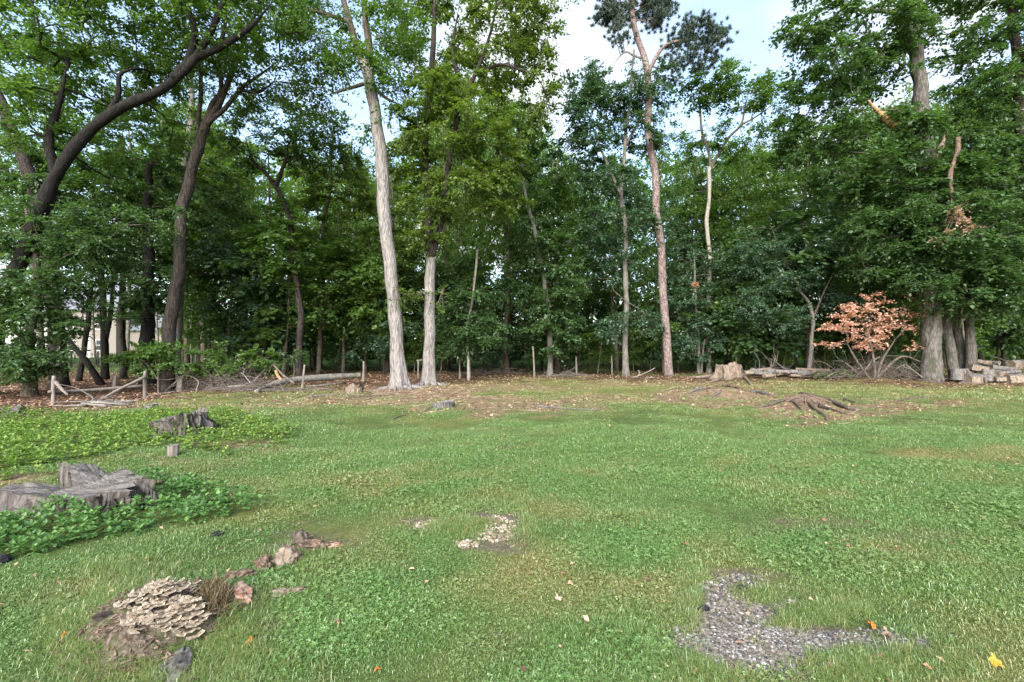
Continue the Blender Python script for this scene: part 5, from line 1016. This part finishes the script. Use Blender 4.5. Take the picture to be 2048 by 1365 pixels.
log('long grey log lying sideways below the two hollow logs', on(2005, 737, 20.6), (1, -.15, -.12), .95, .12, LG, bark=M['wood_grey'], seed=7)
block('large tan and grey block topmost at the right end of the firewood heap', on(2037, 731, 20.7), (.85, .5, .40), .05, .02, LB, LG, seed=8)
block('tan block low at the right end of the firewood heap under a dark log', on(2026, 757, 20.0), (.55, .42, .36), -.05, .04, LW, LG, seed=9)
block('pale block at the bottom right corner of the firewood heap', on(2052, 757, 20.1), (.45, .40, .40), .2, 0, LW, LG, seed=10)
block('small tan split piece between the upright log and the low tan block', on(1996, 746, 20.2), (.30, .30, .22), .3, .1, LW, LG, seed=11)
block('small reddish piece on the ground in the middle of the firewood heap', on(1999, 758, 19.9), (.34, .30, .18), -.3, .05, LW, LG, seed=12)
log('dark grey log lying over the low tan block', on(2020, 745, 20.3), (1, -.2, .12), .75, .085, LG, bark=M['wood_grey'], seed=13)
block('weathered grey wedge leaning against the orange tan block', on(1962, 759, 19.85), (.16, .30, .42), .2, .25, (M['wood_grey'], M['wood_grey']), LG, seed=14)
block('flat strip of bark lying on the ground before the firewood heap', on(1940, 769, 19.6) * [1, 1, 0] + [0, 0, .04], (.85, .16, .05), .05, 0, (M['stump_tan'], M['cut_tan']), LG, seed=15, name='bark_strip', cat='bark')
block('small grey chip of wood lying by the fat pale round', on(1932, 764, 19.9) * [1, 1, 0] + [0, 0, .06], (.22, .2, .12), .5, 0, (M['wood_grey'], M['wood_grey']), LG, seed=16)
block('pale wood chunk behind the fat pale round', on(1936, 741, 20.9), (.35, .3, .25), .2, .2, LW, LG, seed=17)
o = empty('bare_pole', at(2000, 725, 21.6), 'thin bare pole slanting over the firewood heap', 'branch'); add('stick', rod([at(1980, 713, 21.8), at(2000, 718, 21.6), at(2022, 728, 21.3)], [.03, .035], 6, .1, M['wood_grey'], 'stick', at(2000, 725, 21.6)), o)
g = np.random.default_rng(77)
for i in range(17):
    u = 1505 + i * 8.5 + g.normal(0, 4); v = 747 + g.normal(0, 3.5); Y = 22.2 - (v - 747) * .08 + g.uniform(-.4, .4); cc = at(u, v, Y); cc[2] = max(cc[2], float(gz(cc[0], cc[1])) + .05)
    L_ = g.uniform(.6, 1.3); rr = g.uniform(.05, .10); lab = f'{ORD[i]} split wood piece from the left in the low heap right of the flared stump'
    if i % 3: log(lab, cc, (1, g.normal(0, .3), g.normal(0, .12)), L_, rr, 'split wood in the low heap', bark=[M['wood_grey'], M['stump_tan'], M['log_bark']][i % 3], seed=30 + i, name='split_wood', k=9)
    else: block(lab, cc, (L_, .2, .12), g.normal(0, .3), g.normal(0, .1), [LW, (M['wood_grey'], M['wood_grey'])][i % 2], 'split wood in the low heap', 'split_wood', 30 + i)
log('sawn branch with an orange cut end at the right end of the low wood heap', at(1640, 742, 21.9), (1, -.35, .12), .75, .085, None, bark=M['rot_wood'], cut=M['orange_wood'], seed=60)

# ------------------------------------------------------------------ rotten stump with bracket fungus in the near left
rc = ground_at(320, 1255); RX, RY, RH = .40, .37, .14
def rz_(x, y):
    d = ((x - rc[0]) / RX) ** 2 + ((y - rc[1]) / RY) ** 2
    return gz(x, y) + RH * np.exp(-d ** 1.5) * (1 + .18 * W_b(x * 1.3, y * 1.3)) + .022 * W_b2(x * .8, y * .8) * np.exp(-d) - .012
rs = empty('rotten_stump', rc, 'crumbling rotten stump in the near left corner covered with banded fungus', 'stump'); rc = np.array(rc)
na, nr = 90, 34; th = np.arange(na) / na * 2 * PI; rr = np.linspace(0, 1.25, nr)[1:]
X = rc[0] + rr[:, None] * np.cos(th) * RX * (1 + .12 * np.sin(3 * th)); Y = rc[1] + rr[:, None] * np.sin(th) * RY * (1 + .1 * np.sin(4 * th)); Z = rz_(X, Y)
Z = Z - .05 * np.clip(rr[:, None] - .85 + .18 * np.sin(5 * th) + .12 * np.sin(9 * th + 1), 0, 1) * 4; V = np.vstack([np.stack([X, Y, Z], -1).reshape(-1, 3), [[rc[0], rc[1], float(rz_(rc[0], rc[1]))]]]); a = np.arange(nr - 2)[:, None] * na + np.arange(na)[None]; b = np.arange(nr - 2)[:, None] * na + (np.arange(na)[None] + 1) % na
Q = np.stack([a, b, b + na, a + na], -1).reshape(-1, 4); T = np.stack([np.full(na, len(V) - 1), np.arange(na), (np.arange(na) + 1) % na], 1)
s = NT('rotting_wood_mass'); p = s.pos(); n1 = s.noise(p, 26, 8, .75); n2 = s.noise(p, 9, 5)
M['rot_mass'] = s.surf(s.mix(s.ramp(n2, [(.48, (0, 0, 0)), (.60, (.55, .55, .55))]), s.ramp(n1, [(.34, (.03, .022, .016)), (.47, (.13, .098, .070)), (.58, (.25, .20, .155)), (.70, (.46, .41, .35))]), (.10, .13, .045)), .95, n1, .05, 1.0, .1)
add('wood_mass', mesh('wood_mass', V - rc, T, Q, M['rot_mass'], None, True), rs)
g = np.random.default_rng(88); ch = MB()
for i in range(520):                                                        # crumbs and slivers of wood
    a = g.uniform(0, 2 * PI); d = math.sqrt(g.uniform()) * 1.15; x = rc[0] + math.cos(a) * d * RX; y = rc[1] + math.sin(a) * d * RY; L_ = g.uniform(.006, .034); az = g.uniform(0, PI); w = g.uniform(.003, .010)
    z = float(rz_(x, y)) + .006; ax = np.array([math.cos(az), math.sin(az), g.normal(0, .35)]) * L_; sd = np.array([-math.sin(az), math.cos(az), 0]) * w; up = np.array([0, 0, w * .8]); c0 = np.array([x, y, z])
    ch.put([c0 - ax - sd, c0 + ax - sd * .4, c0 + ax + sd * .5, c0 - ax + sd, c0 + up + ax * .2], [[0, 1, 4], [1, 2, 4], [2, 3, 4], [3, 0, 4]])
add('wood_chips', ch.mesh('wood_chips', M['rot_wood'], False, rc), rs, kind='stuff')
M['stalk'] = leaf_mat('dry_stalk', (.05, .036, .02), (.14, .10, .055), (.27, .21, .12), .2, .02)
def wood_lump(u, v, L_, r, mat, axd, lab, seed):
    q = ground_at(u, v); z = float(rz_(q[0], q[1])); ax = np.array(axd, float); ax /= np.linalg.norm(ax); bm = bmesh.new(); bmesh.ops.create_icosphere(bm, subdivisions=5, radius=1.0); V = np.array([p_.co for p_ in bm.verts]); F = np.array([[p_.index for p_ in f.verts] for f in bm.faces]); bm.free()
    an = np.arctan2(V[:, 2], V[:, 0]); cr = np.hypot(V[:, 0], V[:, 2]); k = 1 + (.20 * np.sin(3 * an + seed) + .06 * np.sin(7 * an + 2 * seed + .6 * V[:, 1]) + .03 * np.sin(15 * an + 1.5 * V[:, 1])) * np.minimum(1, cr * 2) + .10 * W_b(V[:, 1] * .6, seed, V[:, 0] * .3)
    B = np.stack([V[:, 0] * k * r * 1.25, V[:, 1] * L_ / 2 * (1 + .10 * np.sin(5 * an + seed)), V[:, 2] * k * r * .8], 1); sx = np.cross(ax, [0, 0, 1.]); sx /= np.linalg.norm(sx); sz = np.cross(sx, ax)
    return mesh('wood_lump', B[:, :1] * sx + B[:, 1:2] * ax + B[:, 2:] * sz + np.array([q[0], q[1], z]) - rc, F, None, mat, None, True)
add('wood_lump', wood_lump(335, 1362, .40, .062, M['wood_smooth'], (.25, -1, -.35), '', 1), rs, label='smooth grey weathered wood lump at the front')
add('wood_lump', wood_lump(372, 1358, .26, .040, M['rot_wood'], (.5, -1, -.3), '', 2), rs)
add('wood_lump', wood_lump(212, 1280, .12, .024, M['bark_dark'], (1, .3, 0), '', 4), rs, label='dark crumb of wood at the left side')
s = NT('fungus'); rg = s.attr('ring'); n = s.noise(s.pos(), 40, 3)
M['fungus'] = s.surf(s.ramp(s.math('ADD', rg, s.math('MULTIPLY', s.math('SUBTRACT', n, .5), .16)), [(.0, (.10, .075, .055)), (.30, (.18, .13, .085)), (.38, (.38, .30, .21)), (.46, (.13, .095, .062)), (.62, (.24, .18, .12)), (.70, (.44, .36, .26)), (.78, (.15, .105, .07)), (.88, (.40, .32, .23)), (1.0, (.60, .53, .42))]), .8, n, .004, .5, .15)
def shelf(seed):
    g = np.random.default_rng(seed); na, nr = 15, 7; th = np.linspace(-.62, .62, na) * PI * .95; V, ring = [], []
    ed = 1 + .10 * np.sin(th * 4 + seed) + .06 * np.sin(th * 9 + 2 * seed)
    for layer in (0, 1):
        for i, r in enumerate(np.linspace(0.06, 1, nr)):
            for t, e in zip(th, ed):
                z = .10 * r * r + .12 * r * r * math.sin(t * 5 + seed) - (0 if layer == 0 else .08 * (1 - r) + .02)
                V.append([math.sin(t) * r * e, -math.cos(t) * r * e, z]); ring.append(r * (1 if layer == 0 else .3))
    Q = []
    for l in (0, 1):
        for i in range(nr - 1):
            for j in range(na - 1):
                k = l * na * nr + i * na + j; q = [k, k + 1, k + 1 + na, k + na]; Q.append(q if l else q[::-1])
    for j in range(na - 1): k = (nr - 1) * na + j; Q.append([k, k + na * nr, k + 1 + na * nr, k + 1][::-1])
    return mesh('bracket_fungus', V, None, Q, M['fungus'], None, True, {'ring': ('FLOAT', 'POINT', ring)})
SH = [shelf(i) for i in range(5)]
def fungi(poly, step, seed):
    g = np.random.default_rng(seed); vs = sorted({p[1] for p in poly}); v = vs[0]; k = 0
    while v < vs[-1]:
        u = min(p[0] for p in poly) + (k % 2) * step * .5
        while u < max(p[0] for p in poly):
            uu, vv = u + g.normal(0, 2.2), v + g.normal(0, 1.6)
            if in_poly(np.array([uu]), np.array([vv]), poly)[0]:
                q = ground_at(uu, vv + 32); z = float(rz_(q[0], q[1])); S = g.uniform(.020, .036)
                o = add('bracket_fungus', SH[g.integers(0, 5)], rs, np.array([q[0], q[1], z + .012 + .010 * (vs[-1] - v) / 60]) - rc); o.scale = (S * g.uniform(.95, 1.35), S, S); o.rotation_euler = (math.radians(g.normal(10, 6)), math.radians(g.normal(0, 7)), g.normal(0, .5))
            u += step * g.uniform(.8, 1.15)
        v += step * .52; k += 1
fungi([(234, 1240), (262, 1216), (330, 1204), (385, 1206), (412, 1226), (404, 1262), (372, 1274), (300, 1264), (262, 1256)], 12.5, 1)
fungi([(290, 1196), (330, 1178), (372, 1166), (398, 1172), (395, 1190), (350, 1200), (310, 1208)], 12.5, 2)
fungi([(246, 1262), (284, 1256), (300, 1268), (270, 1282)], 16, 3)
# pieces of wood around it
def chunk(name, label, u, v, size, mat, seed, cat='wood chunk', rz=0.0, sink=.25):
    g = np.random.default_rng(seed); c = ground_at(u, v); bm = bmesh.new(); bmesh.ops.create_icosphere(bm, subdivisions=4, radius=1.0); V = np.array([q.co for q in bm.verts]); F = np.array([[q.index for q in f.verts] for f in bm.faces]); bm.free()
    V = V * (1 + .20 * W_b(V[:, 0] * .5 + seed, V[:, 1] * .5, V[:, 2] * .5)[:, None] + .10 * W_b2(V[:, 0] * .3, V[:, 1] * .3 + seed, V[:, 2] * .3)[:, None] + .085 * np.abs(W_b2(V[:, 0] * .8 + 3, V[:, 1] * .8 + seed, V[:, 2] * .35))[:, None]) * np.array(size) / 2
    V = np.stack([V[:, 0] * math.cos(rz) - V[:, 1] * math.sin(rz), V[:, 0] * math.sin(rz) + V[:, 1] * math.cos(rz), V[:, 2] + size[2] * (.5 - sink)], 1)
    o = empty(name, c, label, cat); add('chunk', mesh('chunk', V, F, None, mat, None, True), o); return o
M['char'] = bark_mat('blackened_scrap', (.008, .008, .009), (.018, .018, .021), (.045, .045, .05), 12, .8, .02, .6)
M['red_wood'] = bark_mat('reddish_wood', (.16, .075, .045), (.34, .19, .13), (.50, .36, .29), 12, .3, .02, .8)
chunk('wood_chunk', 'round tan chunk of rotten wood on the lawn', 576, 1122, (.18, .15, .14), M['stump_tan'], 1)
chunk('wood_chunk', 'rounded brown chunk of rotten wood left of the tan chunk', 528, 1135, (.12, .11, .12), M['rot_wood'], 2)
chunk('wood_chunk', 'dark upturned piece of rotten wood behind the tan chunk', 598, 1082, (.13, .10, .11), M['bark_brown'], 3, rz=.3)
chunk('wood_chunk', 'crumbling dark rotten wood right of the dark upturned piece', 625, 1092, (.20, .13, .11), M['rot_wood'], 4)
chunk('wood_chunk', 'small reddish crumb of wood right of the rotten wood chunks', 660, 1088, (.16, .08, .05), M['red_wood'], 9)
chunk('wood_chunk', 'long pinkish piece of bare wood right of the fungus stump', 487, 1208, (.10, .24, .09), M['red_wood'], 5, rz=.55)
chunk('wood_chunk', 'half buried brown root lying between the fungus stump and the brown chunk', 475, 1162, (.20, .06, .06), M['rot_wood'], 6, rz=.5)
chunk('wood_chunk', 'half buried tan root in the grass right of the fungus stump', 580, 1190, (.20, .05, .05), M['stump_tan'], 7, rz=.35)
st = MB(); g = np.random.default_rng(99)
for i in range(420):
    u, v = 428 + g.normal(0, 24), 1232 + g.normal(0, 17); q = ground_at(u, v); q[2] = float(rz_(q[0], q[1])) - .005; d = np.array([g.normal(0, .5), g.normal(0, .5), 1.]); L_ = g.uniform(.03, .13) * math.exp(-((u - 428) / 45) ** 2); a = g.uniform(0, PI); sd = np.array([math.cos(a), math.sin(a), 0]) * .0028
    m = q + d * L_ * .5; e = q + d * L_ + [g.normal(0, .02), g.normal(0, .02), 0]; st.put([q - sd, q + sd, m + sd, m - sd, e], [[3, 2, 4]], [[0, 1, 2, 3]])
add('dry_stalks', st.mesh('dry_stalks', M['stalk'], False, rc), rs, kind='stuff')
chunk('black_scrap', 'black scrap lying in the grass below the front strip of ground cover', 434, 1074, (.085, .05, .04), M['char'], 10, 'scrap')
chunk('black_scrap', 'black scrap at the left edge of the picture below the ground cover', 6, 1124, (.11, .08, .08), M['char'], 11, 'scrap')
chunk('black_scrap', 'black stony scrap at the upper edge of the gravel patch', 1490, 1176, (.11, .05, .035), M['char'], 12, 'scrap')
chunk('black_scrap', 'black flat scrap at the left edge of the gravel patch', 1408, 1218, (.07, .045, .03), M['char'], 13, 'scrap')
chunk('clod', 'brown bark clod on the bare ground behind the leafy ground cover', 390, 893, (.16, .08, .05), M['bark_brown'], 14, 'clod')
# bigger single fallen leaves
def lobed_leaf(label, u, v, size, mat, seed, lift=.03):
    g = np.random.default_rng(seed); c = ground_at(u, v) + [0, 0, lift]; n = 22; th = np.arange(n) / n * 2 * PI; r = size * .5 * (.62 + .38 * np.abs(np.cos(2.5 * th))) * (1 + .1 * g.normal(size=n)); z = .18 * size * np.sin(2 * th + g.uniform(0, 6)) + .05 * size * g.normal(size=n)
    V = np.vstack([np.stack([r * np.cos(th), r * np.sin(th), z], 1), [[0, 0, 0]]]); T = np.stack([np.arange(n), (np.arange(n) + 1) % n, np.full(n, n)], 1); V = np.vstack([V, V - [0, 0, .0015]]); T = np.vstack([T, T[:, ::-1] + n + 1])
    o = add('fallen_leaf', mesh('fallen_leaf', V, T, None, mat), None, c, label=label, cat='leaf'); o.rotation_euler = (g.normal(.5, .2), g.normal(0, .3), g.uniform(0, 6))
s = NT('yellow_leaf'); M['leaf_gold'] = s.surf(s.ramp(s.noise(s.pos(), 50, 3), [(.4, (.50, .28, .03)), (.65, (.68, .45, .06))]), .7)
s = NT('tan_leaf'); M['leaf_tan'] = s.surf(s.ramp(s.noise(s.pos(), 50, 3), [(.4, (.33, .20, .13)), (.65, (.52, .37, .27))]), .8)
for a in [('bright orange fallen leaf lying on the right edge of the gravel patch', 1742, 1256, .06, M['leaf_orange'], 1), ('orange fallen leaf in the grass right of the fungus stump', 503, 1290, .05, M['leaf_orange'], 2), ('yellow fallen leaf near the bottom right corner of the lawn', 1992, 1335, .06, M['leaf_gold'], 3),
          ('reddish fallen leaf at the far side of the gravel patch, right of the orange leaf', 1775, 1277, .06, M['leaf_tan'], 4), ('tan fallen leaf in the middle of the near lawn', 1117, 1196, .06, M['leaf_tan'], 5), ('small tan leaf just behind the tan leaf in the near lawn', 1141, 1170, .05, M['leaf_tan'], 6), ('orange leaf at the bottom edge in the middle of the lawn', 755, 1340, .035, M['leaf_orange'], 7), ('pale leaf in the grass right of the long pinkish wood', 674, 1251, .055, M['leaf_tan'], 8), ('small orange leaf at the bottom by the left corner', 128, 1288, .035, M['leaf_orange'], 9)]: lobed_leaf(*a)
